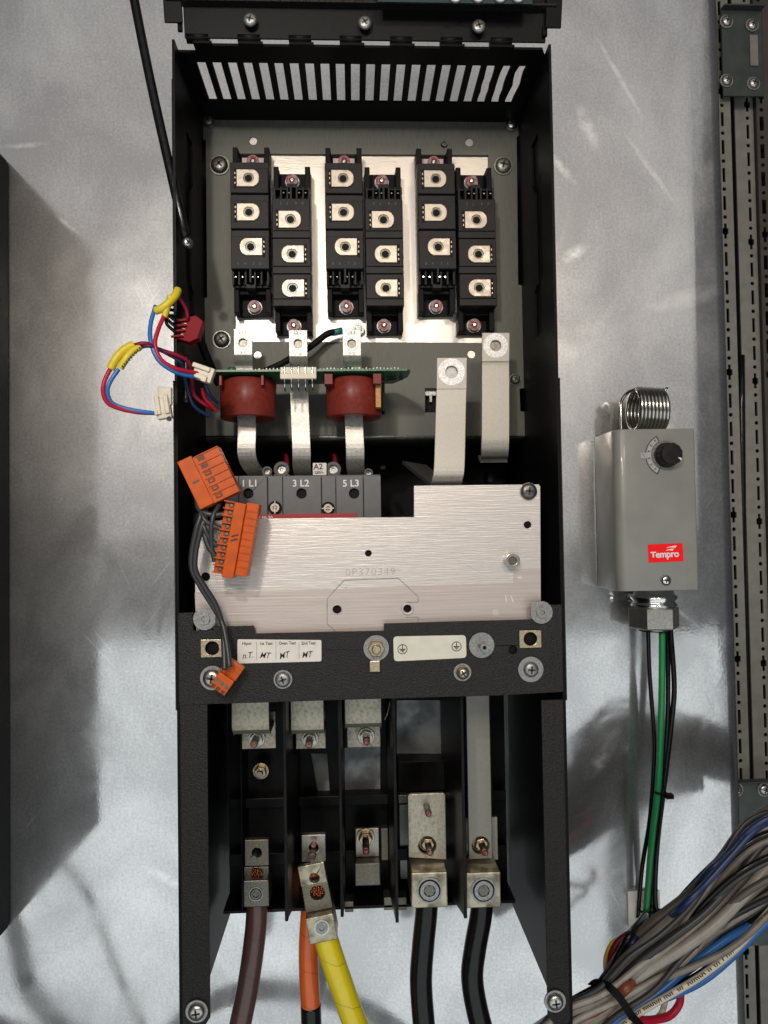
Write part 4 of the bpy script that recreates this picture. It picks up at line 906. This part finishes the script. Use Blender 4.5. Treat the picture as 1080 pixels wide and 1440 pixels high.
# ---- short terminal bars emerging under the band
GT = 'silver terminal tabs under the front band'
tabs = [(325, 378, 1028, 'left silver terminal tab under the front band, in shade'), (408, 455, 1030, 'middle silver terminal tab under the front band'), (484, 536, 1023, 'right silver terminal tab under the front band, brightest')]
nuts = [((340, 388, 1053), (361, 1040)), ((416, 458, 1053), (436, 1041)), ((488, 535, 1051), (515, 1037))]
for k, (x0, x1, y1, lab) in enumerate(tabs):
    d = .158; c0 = W((x0+x1)/2, 960, d); wd = WX(x1, 1000, d)-WX(x0, 1000, d); tt = thing('terminal_tab', lab, 'busbar', c0, GT)
    z_ = [WZ(500, y, d) for y in (960, y1-12, y1-5, y1)]
    b = B(); b.strip([(c0.x, z_[0], d), (c0.x, z_[1], d), (c0.x, z_[2], d-.001), (c0.x, z_[3]+.0005, d-.004), (c0.x, z_[3]+.0002, d-.010), (c0.x, z_[3]+.0008, d-.035)], wd, .003); obj('bent_bar', b, M['lug2'], tt, .0006)
    (a0, a1, yb), (sx, sy) = nuts[k]
    b = B(); e = rect(a0, 1020, a1, yb, .122); b.box(e[0], e[1], e[2], e[3]+.012, .118, .122); obj('terminal_foot', b, M['lug2'], tt, .0005)
    c = W(sx, sy-2, .122); b = B(); b.ring(c, F, .0075, .0038, .0016, 24); b.lathe(c+F*.0016, F, [(.0062, 0), (.0062, .0045)], 6, False); so = obj('nut', b, M['zinc'], tt, .0003)
    b = B(); b.lathe(c+F*.0016, F, [(.0033, 0), (.0033, .016), (.0028, .017)], 14); so2 = obj('stud', b, M['nickel'], tt)
    b = B(); b.lathe(c+F*.0187, F, [(.0027, 0), (.0018, .0008)], 12); obj('red_seal', b, M['redpaint'], so2)
b = B(); b.tube([W(549, 985, .15), W(545, 1003, .15), W(541, 1012, .152)], .0007, 6, 4); tag(obj('loose_wire', b, M['wgrey']), 'hair thin wire end beside the brightest terminal tab', 'wire')
# channel 1: stud
def nutstud(c, r, L_, parent, m='brass', seal=True, hexr=0):
    c = Vector(c); b = B(); b.ring(c, F, r*1.25, r*.45, .0014, 22); b.lathe(c+F*.0014, F, [(r, 0), (r, r*.75), (r*.88, r*.85)], 6, False, hexr); n_ = obj('nut', b, M[m], parent, .0003)
    b = B(); q = [(r*.48, 0)];
    for k in range(int(L_/.0009)): q += [(r*.48, k*.0009+.0003), (r*.43, k*.0009+.0006)]
    b.lathe(c+F*.0014, F, q, 14); s_ = obj('threaded_stud', b, M['nickel'], parent)
    if seal: b = B(); b.lathe(c+F*(.0014+L_), F, [(r*.42, 0), (r*.25, .0007)], 12); obj('red_seal', b, M['redpaint'], s_)
t = thing('fixing_nut', 'round brass coloured nut high in the leftmost terminal channel', 'nut', W(367, 1085, .065)); nutstud(W(367, 1084, .066), .0062, .010, t, seal=False)
t = thing('terminal_stud', 'long bare stud with brass nut in the middle channel, no cable fitted', 'stud', W(515, 1180, .08))
b = B(); b.pbox(500, 1165, 533, 1205, .074, .078); obj('terminal_pad', b, M['tin'], t, .0005); nutstud(W(514, 1177, .0785), .0068, .030, t, hexr=.3)
b = B(); b.pbox(499, 1214, 535, 1246, .06, .090); obj('spacer_block', b, M['shadezinc'], t, .0010)
t = thing('terminal_post', 'shaded square plate with stud above the brown cable lug', 'terminal', W(361, 1200, .1))
b = B(); e = rect(344, 1181, 378, 1218, .118); b.prism([(e[0], e[2]), (e[1], e[2]), (e[1], e[3]), (e[0], e[3])], .112, .118, [circ((e[0]+e[1])/2, (e[2]+e[3])/2, .0044)]); obj('clamp_plate', b, M['shadezinc'], t, .0006)  # darker zinc puts the shade of this channel into the plate
b = B(); b.lathe(W(361, 1195, .100), F, [(.0032, 0), (.0032, .020)], 14); obj('stud', b, M['darkscrew'], t)
t = thing('terminal_post', 'pale square plate with stud above the loose tilted lug', 'terminal', W(441, 1190, .1))
b = B(); e = rect(424, 1174, 458, 1212, .118); b.prism([(e[0], e[2]), (e[1], e[2]), (e[1], e[3]), (e[0], e[3])], .112, .118, [circ((e[0]+e[1])/2, (e[2]+e[3])/2, .0044)]); obj('clamp_plate', b, M['tin'], t, .0006)
b = B(); b.lathe(W(441, 1188, .100), F, [(.0036, 0), (.0036, .026)], 14); s_ = obj('stud', b, M['nickel'], t)
b = B(); b.lathe(W(441, 1188, .1262), F, [(.0030, 0), (.002, .0008)], 12); obj('red_seal', b, M['redpaint'], s_)

# ---- channel 4 and 5 bars
t = thing('output_bar', 'short wide silver bar with stud and recessed nut, fourth channel', 'busbar', W(601, 1160, .13))
e = rect(574, 1116, 627, 1210, .130); c2 = W(601, 1189, .130)
b = B(); b.prism([(e[0], e[2]+.003), (e[1], e[2]), (e[1], e[3]-.0015), (e[1]-.0015, e[3]), (e[0]+.0015, e[3]), (e[0], e[3]-.0015)], .1265, .130, [circ(c2.x, c2.z, .0080, 22)]); obj('bar', b, M['lug2'], t, .0005)
b = B(); b.lathe(W(599, 1131, .126), F, [(.0028, 0), (.0028, .021), (.0022, .022)], 14); s_ = obj('stud', b, M['zincdull'], t)
b = B(); b.lathe(W(599, 1131, .126)+F*.0222, F, [(.0024, 0), (.0015, .0008)], 12); obj('red_seal', b, M['redpaint'], s_)
nutstud(W(601, 1184, .118), .0062, .020, t, hexr=.2)
t = thing('output_bar', 'long slim silver bar running down the fifth channel', 'busbar', W(676, 1100, .13))
x_ = WX(674, 1100, .128); wd = WX(691, 1100, .128)-WX(658, 1100, .128); c2 = W(676, 1189, .128); z1, z0 = -.09, WZ(676, 1208, .128)
b = B(); b.prism([(x_-wd/2, z0), (x_+wd/2, z0), (x_+wd/2, z1), (x_-wd/2, z1)], .124, .128, [circ(c2.x, c2.z, .0078, 22)]); obj('bar', b, M['shadebar'], t, .0005)
nutstud(W(676, 1184, .116), .0064, .020, t, hexr=.5)
b = B(); b.pbox(655, 1150, 700, 1210, .105, .1085); obj('rear_bar', b, M['tinwarm'], t, .0005)

# ---- power cables with lugs
GC = 'thick power cables at the bottom of the drive'
def strands(c, R_, parent, n=26, rad=.006):
    b = B()
    for k in range(n):
        a = k*2.4; r = rad*math.sqrt((k+.5)/n); b.lathe(c+R_ @ Vector((r*cos(a), 0, r*sin(a)*.75)), F, [(.0011, 0), (.0011, .001), (.0006, .0017)], 6)
    return obj('copper_strands', b, M['copper'], parent)
I3 = Matrix.Identity(3)
def block_lug(c, w_, z0, z1, d0, d1, m, parent, sr, name='lug_block', sc='socket'):
    b = B(); b.box(c.x-w_/2, c.x+w_/2, z0, z1, d0, d1); o = obj(name, b, m, parent, .0010)
    cc = Vector((c.x, -(d1+.0001), (z0+z1)/2)); b = B(); b.ring(cc, F, sr*1.12, sr*.96, .0006, 28); obj('thread_rim', b, M['zincdull'], o)
    b = B(); b.lathe(cc, F, [(sr*.95, 0), (sr*.95, .0003)], 28); obj('screw_well', b, M['deepblack'], o)
    b = B(); b.ring(cc+F*.0004, F, sr*.84, sr*.50, .0010, 28); obj('set_screw', b, M['darkscrew' if m != M['lug'] else 'zincdull'], o, .0003)
    b = B(); b.lathe(cc+F*.0004, F, [(sr*.49, 0), (sr*.49, .0002)], 6, False, .3); obj('hex_socket', b, M['darkscrew'], o)
    return o
def cable(name, lab, pts, r, m, lugspec=None):
    t = thing(name, lab, 'cable', W(*pts[0]), GC)
    b = B(); b.tube([W(*p) for p in pts], r, 20, 10); obj('insulation', b, M[m], t)
    return t
t = cable('power_cable', 'brown taped power cable in the leftmost channel', [(361, 1262, .098), (361, 1290, .098), (357, 1330, .102), (349, 1385, .108), (336, 1450, .114), (322, 1520, .118)], .0098, 'tbrown')
c = W(360, 1257, .118); block_lug(c, .0225, WZ(360, 1276, .118), WZ(360, 1238, .118), .095, .118, M['darkscrew'], t, .0055)  # dark metal carries the shade of the left channel
b = B(); e = rect(343, 1219, 378, 1240, .108); b.box(e[0], e[1], e[2], e[3], .098, .108); obj('lug_tongue', b, M['darkscrew'], t, .0006)
strands(W(361, 1226, .109), I3, t, 16, .005)
t = cable('power_cable', 'orange taped power cable turning black near the lower edge', [(437, 1215, .060), (437, 1270, .062), (434, 1330, .066), (435, 1380, .070), (437, 1415, .071)], .0095, 'torange')
b = B(); b.tube([W(437, 1412, .071), W(438, 1450, .071), W(438, 1520, .071)], .0097, 20, 6); obj('black_tail', b, M['wblack'], t)
t = cable('power_cable', 'bright yellow taped power cable ending in a loose tilted lug', [(452, 1290, .128), (457, 1315, .128), (468, 1350, .130), (480, 1385, .132), (500, 1440, .134), (530, 1500, .136)], .0105, 'tyellow')
R_ = Matrix.Rotation(radians(-9.5), 3, 'Y'); c = W(446, 1262, .136)
def lbox(name, x0, x1, z0, z1, d0, d1, m, holes=None):
    b = B(); o = [c+R_ @ Vector((x, 0, z)) for x, z in ((x0, z0), (x1, z0), (x1, z1), (x0, z1))]
    hs = [[((c+R_ @ Vector((x+rr_*cos(q*pi/9), 0, z+rr_*sin(q*pi/9)))).x, (c+R_ @ Vector((x+rr_*cos(q*pi/9), 0, z+rr_*sin(q*pi/9)))).z) for q in range(18)] for x, z, rr_ in (holes or [])]
    b.prism([(p.x, p.z) for p in o], d0, d1, hs); return obj(name, b, m, t, .0007)
k_ = .624/1000
lbox('lug_tongue', -.0118, .0115, .0125, .0300, .134, .139, M['lug'], [(.0010, .0180, .0042)])
lbox('lug_middle', -.0115, .0118, -.0105, .0124, .124, .138, M['shadezinc'], [(.0012, .0045, .0062)])
lbox('lug_collar', -.0116, .0120, -.0330, -.0110, .121, .146, M['lug'])
strands(c+R_ @ Vector((.0012, 0, .0045))+Vector((0, .0030, 0)), R_, t, 24, .0060)
cc = c+R_ @ Vector((.0008, 0, -.0205)); cc.y = -.1462
b = B(); b.ring(cc, F, .0066, .0052, .0008, 26); obj('thread_rim', b, M['zinc'], t)
b = B(); b.ring(cc, F, .0051, .0024, .0012, 26); b.lathe(cc, F, [(.0024, 0), (.0024, .0005)], 6, False); obj('hex_screw', b, M['zincdull'], t)
for lab, x, xs_, dd, pts in (('glossy black power cable in the fourth channel, hanging straight down', 604, (580, 631), .150, [(601, 1258, .120), (599, 1290, .120), (595, 1330, .120), (592, 1380, .121), (596, 1440, .123), (602, 1500, .126)]),
                             ('glossy black power cable in the fifth channel, bowing to the right', 680, (656, 705), .148, [(679, 1258, .118), (676, 1290, .118), (668, 1335, .119), (664, 1375, .120), (672, 1425, .122), (688, 1480, .126)])):
    t = cable('power_cable', lab, pts, .0100, 'wblack')
    c = W(x, 1252, dd); wdt = WX(xs_[1], 1250, dd)-WX(xs_[0], 1250, dd)
    block_lug(c, wdt, WZ(x, 1277, dd), WZ(x, 1227, dd), .100, dd, M['lug'], t, .0098)
    b = B(); b.box(c.x-wdt/2+.0003, c.x+wdt/2-.0003, WZ(x, 1227, dd), WZ(x, 1206, .124), .100, .116); obj('lug_shoulder', b, M['darkscrew'], t, .0006)
    strands(W(x-2, 1207, .1175), I3, t, 18, .0078)

# thick black cables below the frame, mirrored in the sheet
for i, (lab, pts) in enumerate((('thick black cable hanging in front of the sheet below the left enclosure', [(-330, -.45, .20), (-.330, -.50, .20)]),)): pass
def wcable(name, lab, pts, r, m='wblack', cat='cable', grp=None):
    b = B(); b.tube([(x, -d, z) for x, z, d in pts], r, 14, 10); o = obj(name, b, M[m]); tag(o, lab, cat, grp); return o
GB = 'black cables below the frame mirrored in the sheet'
wcable('hanging_cable', 'black cable below the lower left corner, seen as a dark reflection in the sheet', [(-.52, -.40, .24), (-.470, -.53, .24), (-.445, -.62, .24), (-.37, -.69, .24), (-.22, -.75, .24)], .012, grp=GB)
wcable('hanging_cable', 'thin black cable below the lower left, mirrored as a faint slanting streak in the sheet', [(-.415, -.44, .25), (-.372, -.50, .25), (-.335, -.60, .25), (-.30, -.68, .25)], .005, grp=GB)
wcable('hanging_cable', 'black cable sweeping across below the lower left of the photo, mirrored in the sheet', [(-.70, -.55, .18), (-.50, -.60, .17), (-.30, -.66, .16), (-.20, -.60, .17), (-.10, -.585, .17), (.02, -.63, .18), (.12, -.72, .18)], .012, grp=GB)
wcable('hanging_cable', 'thick black cable hanging off the lower right of the photo, mirrored beside the drive', [(.50, -.36, .25), (.425, -.40, .29), (.392, -.47, .30), (.386, -.60, .30), (.402, -.80, .30)], .017, grp=GB)

# ================================================================== THERMOSTAT
DT = .064
t = thing('thermostat', 'grey enamel cabinet thermostat with black knob and red logo label', 'thermostat', W(915, 830, 0))
f = rect(868, 603, 980, 831, DT); x0, x1, z0, z1 = f
r = .010
prof = [(x0, .002)]+[(x0+r-r*cos(a), DT-r+r*sin(a)) for a in [radians(q) for q in range(0, 91, 10)]]+[(x1-.002+.002*sin(a), DT-.002+.002*cos(a)) for a in [radians(q) for q in (0, 30, 60, 90)]]+[(x1, .002)]
b = B(); n_ = len(prof); vs = [(x, -d, z0) for x, d in prof]+[(x, -d, z1) for x, d in prof]
b.add(vs, [(i, i+1, i+1+n_, i+n_) for i in range(n_-1)], True); b.add(vs, [tuple(range(n_))[::-1], tuple(range(n_, 2*n_)), (n_-1, 0, n_, 2*n_-1)]); body = obj('cover', b, M['thermo'], t)
md = body.modifiers.new('edges', 'BEVEL'); md.width = .0008; md.segments = 2; md.limit_method = 'ANGLE'; md.angle_limit = radians(60)
b = B(); b.box(x0-.0005, x1+.0003, z0+.003, z1-.002, .0005, .0020); b.box(x0-.004, x0+.03, z1-.004, z1+.003, .0005, .0016); obj('base_plate', b, M['chrome'], t)
c = W(937, 640, DT)
b = B()  # knob
seg = 36; vs = []; prof2 = [(.0125, 0), (.0125, .0015), (.0118, .0018), (.0112, .0120), (.0104, .0134), (.0060, .0137)]
for rr_, h in prof2:
    for k in range(seg): a = 2*pi*k/seg; q = rr_*(1-.045*(k % 3 == 0)*(0.001 < h)); vs.append(c+Vector((q*cos(a), -h, q*sin(a))))
fs = [(i*seg+k, i*seg+(k+1) % seg, (i+1)*seg+(k+1) % seg, (i+1)*seg+k) for i in range(len(prof2)-1) for k in range(seg)]+[tuple(range(seg*(len(prof2)-1), seg*len(prof2)))]
b.add(vs, fs); kn = obj('knob', b, M['plastic'], t)
b = B(); q = c+Vector((.0058, -.0138, -.0038)); b.prism([(q.x-.0005, q.z+.0003), (q.x+.0032, q.z-.0006), (q.x+.0026, q.z-.0030)], .0138+DT-.0002, .0138+DT+.0002); obj('pointer', b, M['white'], kn)
b = B(); b.ring(c+F*.0001, F, .0148, .0126, .0005, 32); obj('knob_recess', b, M['galv'], t)
# scale sector
def sector(ri, ro, a0, a1, d0, d1, n=14):
    o = [(c.x+ro*cos(radians(a0+(a1-a0)*k/n)), c.z+ro*sin(radians(a0+(a1-a0)*k/n))) for k in range(n+1)]; i_ = [(c.x+ri*cos(radians(a0+(a1-a0)*k/n)), c.z+ri*sin(radians(a0+(a1-a0)*k/n))) for k in range(n+1)][::-1]
    b = B(); b.prism(o+i_, d0, d1); return b
sc = obj('dial_scale', sector(.0158, .0205, 120, 240, DT+.0002, DT+.0006), M['zincdull'] if 0 else M['dial'], t)
obj('scale_window', sector(.0152, .0216, 115, 245, DT+.00005, DT+.00018), M['greydark'], t)
b = B(); b.box(c.x-.0262, c.x-.0205, c.z-.0030, c.z+.0025, DT+.0002, DT+.0006); obj('scale_tab', b, M['dial'], sc)
for a, s_ in ((128, '60'), (148, '50'), (168, '40'), (190, '30'), (211, '20'), (230, '10')): text(s_, c+Vector((.0184*cos(radians(a)), -.0007, .0184*sin(radians(a)))), .0020, M['ink'], sc, name='scale_number', ang=-(a-180), bold=.00003)
text('°C', c+Vector((-.0237, -.0007, 0)), .0026, M['ink'], sc, name='scale_unit')
# label
q = W(936, 777.5, DT+.0001); b = B(); hw_, hh = .0176, .0090
Rl = Matrix.Rotation(radians(-1.5), 3, 'Y')
b.box(q.x-hw_, q.x+hw_, q.z-hh, q.z+hh, DT+.0002, DT+.0005, Rl, q); lb = obj('logo_label', b, M['logored'], t)
text('T', q+Vector((-.0128, -.0006, -.0018)), .0052, M['whiteink'], lb, bold=.00026, ang=-1.5, xs=1.2)
text('empro', q+Vector((.0014, -.0006, -.0014)), .0066, M['whiteink'], lb, bold=.00026, ang=-1.5, xs=1.0, spacing=.94)
for dx, dz, L_ in ((.0062, .0058, .0052), (.0042, .0030, .0040)):
    b = B(); o = []
    for k in range(9): s_ = k/8; o.append((q.x+dx-L_+2*L_*s_, q.z+dz-.0007+.0016*sin(pi*s_*.55)+.0003))
    for k in range(9): s_ = 1-k/8; o.append((q.x+dx-L_+2*L_*s_*.82, q.z+dz-.0012+.0006*sin(pi*s_)+.0002))
    b.prism(o[::-1], DT+.0005, DT+.0007); obj('logo_swoosh', b, M['whiteink'], lb)
screw('screw', W(936, 816, DT+.0001), .0052, M['chrome'], t, 'pan', h=.0035)
# coil
cc = W(900, 578, .034); R0 = .0215; L0, L1 = WX(885, 577, .034), WX(931, 577, .034)
pts = []; turns = 8
for k in range(turns*20+1): a = 2*pi*k/20; pts.append((L0+(L1-L0)*k/(turns*20), cc.y-R0*sin(a+.5)-.30*(L1-(L0+(L1-L0)*k/(turns*20))), cc.z+R0*cos(a+.5)))
b = B(); b.tube(pts, .00225, 8, 0); b.tube([pts[0], (L0-.004, cc.y-.010, cc.z+R0*.85), (L0-.0095, cc.y-.004, cc.z+.010), (L0-.0105, cc.y-.004, cc.z-.006), (L0-.0105, cc.y-.004, z1-.006)], .0016, 8, 6)
b.tube([pts[-1], (L1+.001, cc.y-.008, cc.z+R0+.0004), (L1+.0035, cc.y-.006, cc.z+R0+.001)], .0011, 8, 4); obj('sensing_coil', b, M['coil'], t)
# gland
g = W(919, 850, .030); b = B(); b.lathe((g.x, g.y, WZ(919, 853, .03)), (0, 0, 1), [(.0215, 0), (.0235, .002), (.0225, .004), (.0205, .006), (.0235, .009), (.0235, .0115), (.021, .013), (.019, .02)], 32); obj('gland_collar', b, M['chrome'], t)
b = B(); b.lathe((g.x, g.y, WZ(919, 883, .03)), (0, 0, 1), [(.0245, 0), (.0258, .0015), (.0258, .021), (.0245, .0225)], 6, False, radians(8)); b.lathe((g.x, g.y, WZ(919, 883, .03)-.002), (0, 0, 1), [(.016, 0), (.016, .004)], 24); obj('gland_nut', b, M['zinc'], t, .0008)
b = B(); b.ring((g.x, g.y, WZ(919, 883, .03)-.0021), (0, 0, -1), .016, .013, .0006, 24); obj('gland_bore', b, M['deepblack'], t)
# thermostat leads
t = thing('thermostat_leads', 'green and black leads dropping from the thermostat to the adhesive mount', 'wires', W(930, 1100, .03))
wire([(931, 870, .036), (931, 930, .038), (930, 1000, .038), (926, 1100, .036), (917, 1180, .030), (912, 1240, .024), (908, 1290, .020), (904, 1330, .02)], .0033, 'wgreen', t, label='green lead')
wire([(941, 870, .030), (944, 900, .034), (948, 960, .036), (946, 1000, .036), (937, 1080, .034), (932, 1120, .032), (924, 1190, .028), (921, 1260, .022), (926, 1300, .02)], .0026, 'wblack', t, label='black lead')
wire([(936, 870, .028), (939, 920, .031), (939, 1000, .033), (935, 1070, .032), (926, 1150, .028), (919, 1240, .02), (915, 1300, .018)], .0024, 'wblack', t, label='black lead')
wire([(911, 870, .024), (913, 940, .022), (918, 1010, .022), (920, 1060, .024), (914, 1150, .02), (903, 1220, .016), (897, 1290, .012)], .0022, 'wblack', t, label='black lead')
b = B(); b.tube([W(928, 1116, .043), W(921, 1114, .036), W(930, 1113, .027), W(938, 1116, .034), W(934, 1117, .042), W(928, 1116, .043)], .0011, 8, 5); c = W(940, 1119, .036); b.box(c.x-.003, c.x+.0045, c.z-.0025, c.z+.002, .033, .039); obj('cable_tie', b, M['deepblack'], t)
t = thing('adhesive_tie_mount', 'square off white adhesive cable tie mount on the sheet under the thermostat leads', 'cable mount', W(906, 1278, 0))
e = rect(884, 1254, 929, 1302, .004); b = B(); b.box(*e, .0005, .0035); b.box(e[0]+.006, e[1]-.006, e[2]+.010, e[3]-.010, .0036, .0075); obj('mount_base', b, M['white'], t, .0008)
b = B(); b.tube([W(897, 1280, .010), W(902, 1282, .022), W(910, 1284, .026), W(922, 1283, .026), W(930, 1288, .018)], .0013, 8, 5); c = W(930, 1286, .022); b.box(c.x-.003, c.x+.003, c.z-.006, c.z+.004, .018, .026); obj('cable_tie', b, M['deepblack'], t)

# ================================================================== WIRE BUNDLE
t = thing('wire_bundle', 'thick diagonal bundle of grey and blue wires crossing the lower right corner', 'wire bundle', W(950, 1340, .12))
random.seed(11)
def bwire(u0, mname, r, dd, wob=6, a0=-.12, a1=2.9, end=None, dx=0, name='bundle_wire', label=None):
    """u0: position across the bundle (0 upper edge .. 1 lower edge)"""
    pts = []; ph = random.uniform(0, 6)
    NP = 20 if a1 > 1.5 else 9
    for k in range(NP):
        s_ = a0+(a1-a0)*k/(NP-1)
        cx = 800+300*s_; sq = s_ if s_ < .93 else .93+.15*(1-math.exp(-(s_-.93)/.15)); cy = 1458-215*sq-30*sq*sq+70*max(0, s_-1.15)
        wd = 62+78*max(0, min(1, s_))**.9 if s_ > 0 else 60
        pinch = 1-.35*math.exp(-((s_-.22)/.13)**2)
        off = (u0-.5)*wd*pinch*1.1 + wob*pinch*pinch*sin(ph+s_*7.0)
        fade = min(1, (s_-a0)/(.12*(a1-a0)+1e-6), (a1-s_)/(.12*(a1-a0)+1e-6)) if a1 < 1 else min(1, (s_-a0)/.12) if a0 > 0 else 1
        nx, ny = .60, .80
        pts.append((cx+nx*off+dx, cy+ny*off, dd+.034+.009*sin(ph*1.7+s_*4.3)-.055*(1-fade)))
    return wire(pts, r*.94, mname, t, name, label=label, seg=9, sub=7)
lay = [(.02, 'wgrey2', .0046, .118), (.10, 'wgrey', .0050, .128), (.17, 'wblack', .0030, .136), (.22, 'wgrey3', .0052, .122), (.28, 'wdark', .0034, .140), (.33, 'wgrey', .0052, .135), (.40, 'wgrey2', .0050, .125), (.45, 'wgrey3', .0050, .140), (.52, 'wgrey2', .0048, .130), (.56, 'wgrey', .0055, .140), (.63, 'wgrey3', .0045, .138), (.70, 'wblack', .0034, .130), (.78, 'wblue', .0034, .140), (.83, 'wblue', .0034, .136), (.88, 'wblue', .0030, .128), (.60, 'wblack', .0040, .112), (.36, 'wblack', .0040, .108), (.12, 'wblack', .0040, .108), (.8, 'wdark', .0040, .112), (.5, 'wdark', .005, .105), (.26, 'wdark', .005, .108), (.70, 'wgrey2', .005, .118), (.15, 'wgrey', .0045, .114)]
for u, m_, r_, dd in lay: bwire(u, m_, r_, dd, wob=9)
for u, dd in ((.22, .104), (.45, .104), (.68, .106), (.35, .096), (.58, .096)): bwire(u, 'wdark', .0088, dd, wob=2)
random.seed(5)
for u, m_, r_ in ((.08, 'wdark', .0024), (.2, 'wgrey3', .0026), (.3, 'wgrey', .0030), (.42, 'wdark', .0022), (.5, 'wgrey3', .0026), (.58, 'wgrey2', .0030), (.66, 'wdark', .0024), (.72, 'wgrey', .0028), (.37, 'wblack', .0020)): bwire(u, m_, r_, .1455, wob=15)
bwire(.30, 'wbrown', .0045, .141, wob=2, a0=-.15, a1=.34, dx=10)
bwire(-.04, 'wnavy', .0030, .130, wob=3, a0=-.1, a1=.5); bwire(-.1, 'wblack', .003, .122, wob=3, a0=-.1, a1=.5)
bwire(.10, 'wnavy', .0030, .146, wob=4, a0=.5, a1=2.9); bwire(.02, 'wnavy', .0026, .146, wob=3, a0=.62, a1=2.9, dx=6)
ww = wire([(862, 1452, .186), (898, 1424, .186), (940, 1400, .186), (985, 1373, .186), (1030, 1338, .186), (1062, 1304, .186), (1090, 1272, .186)], .0028, 'wwhite', t, label='white wire printed with black marks')
b = B(); P = spline([W(862, 1452, .1888), W(898, 1424, .1888), W(940, 1400, .1888), W(985, 1373, .1888), W(1030, 1338, .1888), W(1062, 1304, .1888), W(1090, 1272, .1888)], 16)
for i in range(3, len(P)-2):
    if random.random() < .75: b.box(P[i].x-.0004, P[i].x+.0004, P[i].z-.0013, P[i].z+.0013, -P[i].y-.0002, -P[i].y+.00025, Matrix.Rotation(radians(random.uniform(-60, -20)), 3, 'Y'), P[i])
obj('wire_printing', b, M['ink'], ww)
wire([(954, 1277, .118), (930, 1292, .116), (895, 1308, .116), (872, 1322, .116), (860, 1342, .118), (858, 1366, .12), (866, 1385, .12)], .0030, 'wmaroon', t, label='maroon wire looping left')
wire([(958, 1290, .118), (930, 1312, .114), (905, 1326, .112), (890, 1342, .114), (882, 1362, .118), (872, 1382, .12)], .0030, 'wred', t)
wire([(930, 1322, .112), (912, 1330, .110), (900, 1338, .112)], .0034, 'wmaroon', t)
wire([(872, 1320, .112), (860, 1328, .112), (853, 1346, .113), (855, 1370, .116)], .0022, 'wyellow', t, label='yellow wire loop')
wire([(870, 1321, .110), (857, 1334, .111), (851, 1350, .113), (852, 1372, .116)], .0018, 'wwhite', t)
wire([(957, 1395, .118), (955, 1412, .116), (942, 1428, .118), (920, 1434, .122), (895, 1436, .128), (870, 1446, .13)], .0034, 'wred', t, label='red wire looping under the bundle')
wire([(936, 1405, .110), (930, 1425, .108), (915, 1440, .11), (905, 1460, .112)], .0026, 'wwhite', t)
b = B(); P = spline([W(832, 1386, .172), W(842, 1380, .182), (W(856, 1388, .193)), W(872, 1404, .198), W(888, 1428, .198), W(904, 1446, .186)], 6)
for i in range(len(P)-1):
    u = (P[i+1]-P[i]); n_ = Vector((u.z, 0, -u.x)).normalized()*.0030; vs = [P[i]+n_, P[i]-n_, P[i+1]-n_, P[i+1]+n_]; vs += [v-F*.0014 for v in vs]; b.add(vs, [(0, 1, 2, 3), (4, 7, 6, 5), (0, 4, 5, 1), (1, 5, 6, 2), (2, 6, 7, 3), (3, 7, 4, 0)])
obj('cable_tie', b, M['deepblack'], t)
# dark tube added for the shaded gap between the first two rails
b = B(); b.tube([W(1042, 500, -.060), W(1045, 850, -.060), W(1048, 980, -.060), W(1050, 1096, -.060)], .0042, 10, 4)
tag(obj('gap_shade_tube', b, M['wblack']), 'straight dark tube standing in for the shaded gap between the slotted rails', 'cable')
print('objects', len(bpy.data.objects), 'faces', sum(len(o.data.polygons) for o in bpy.data.objects if o.type == 'MESH'))
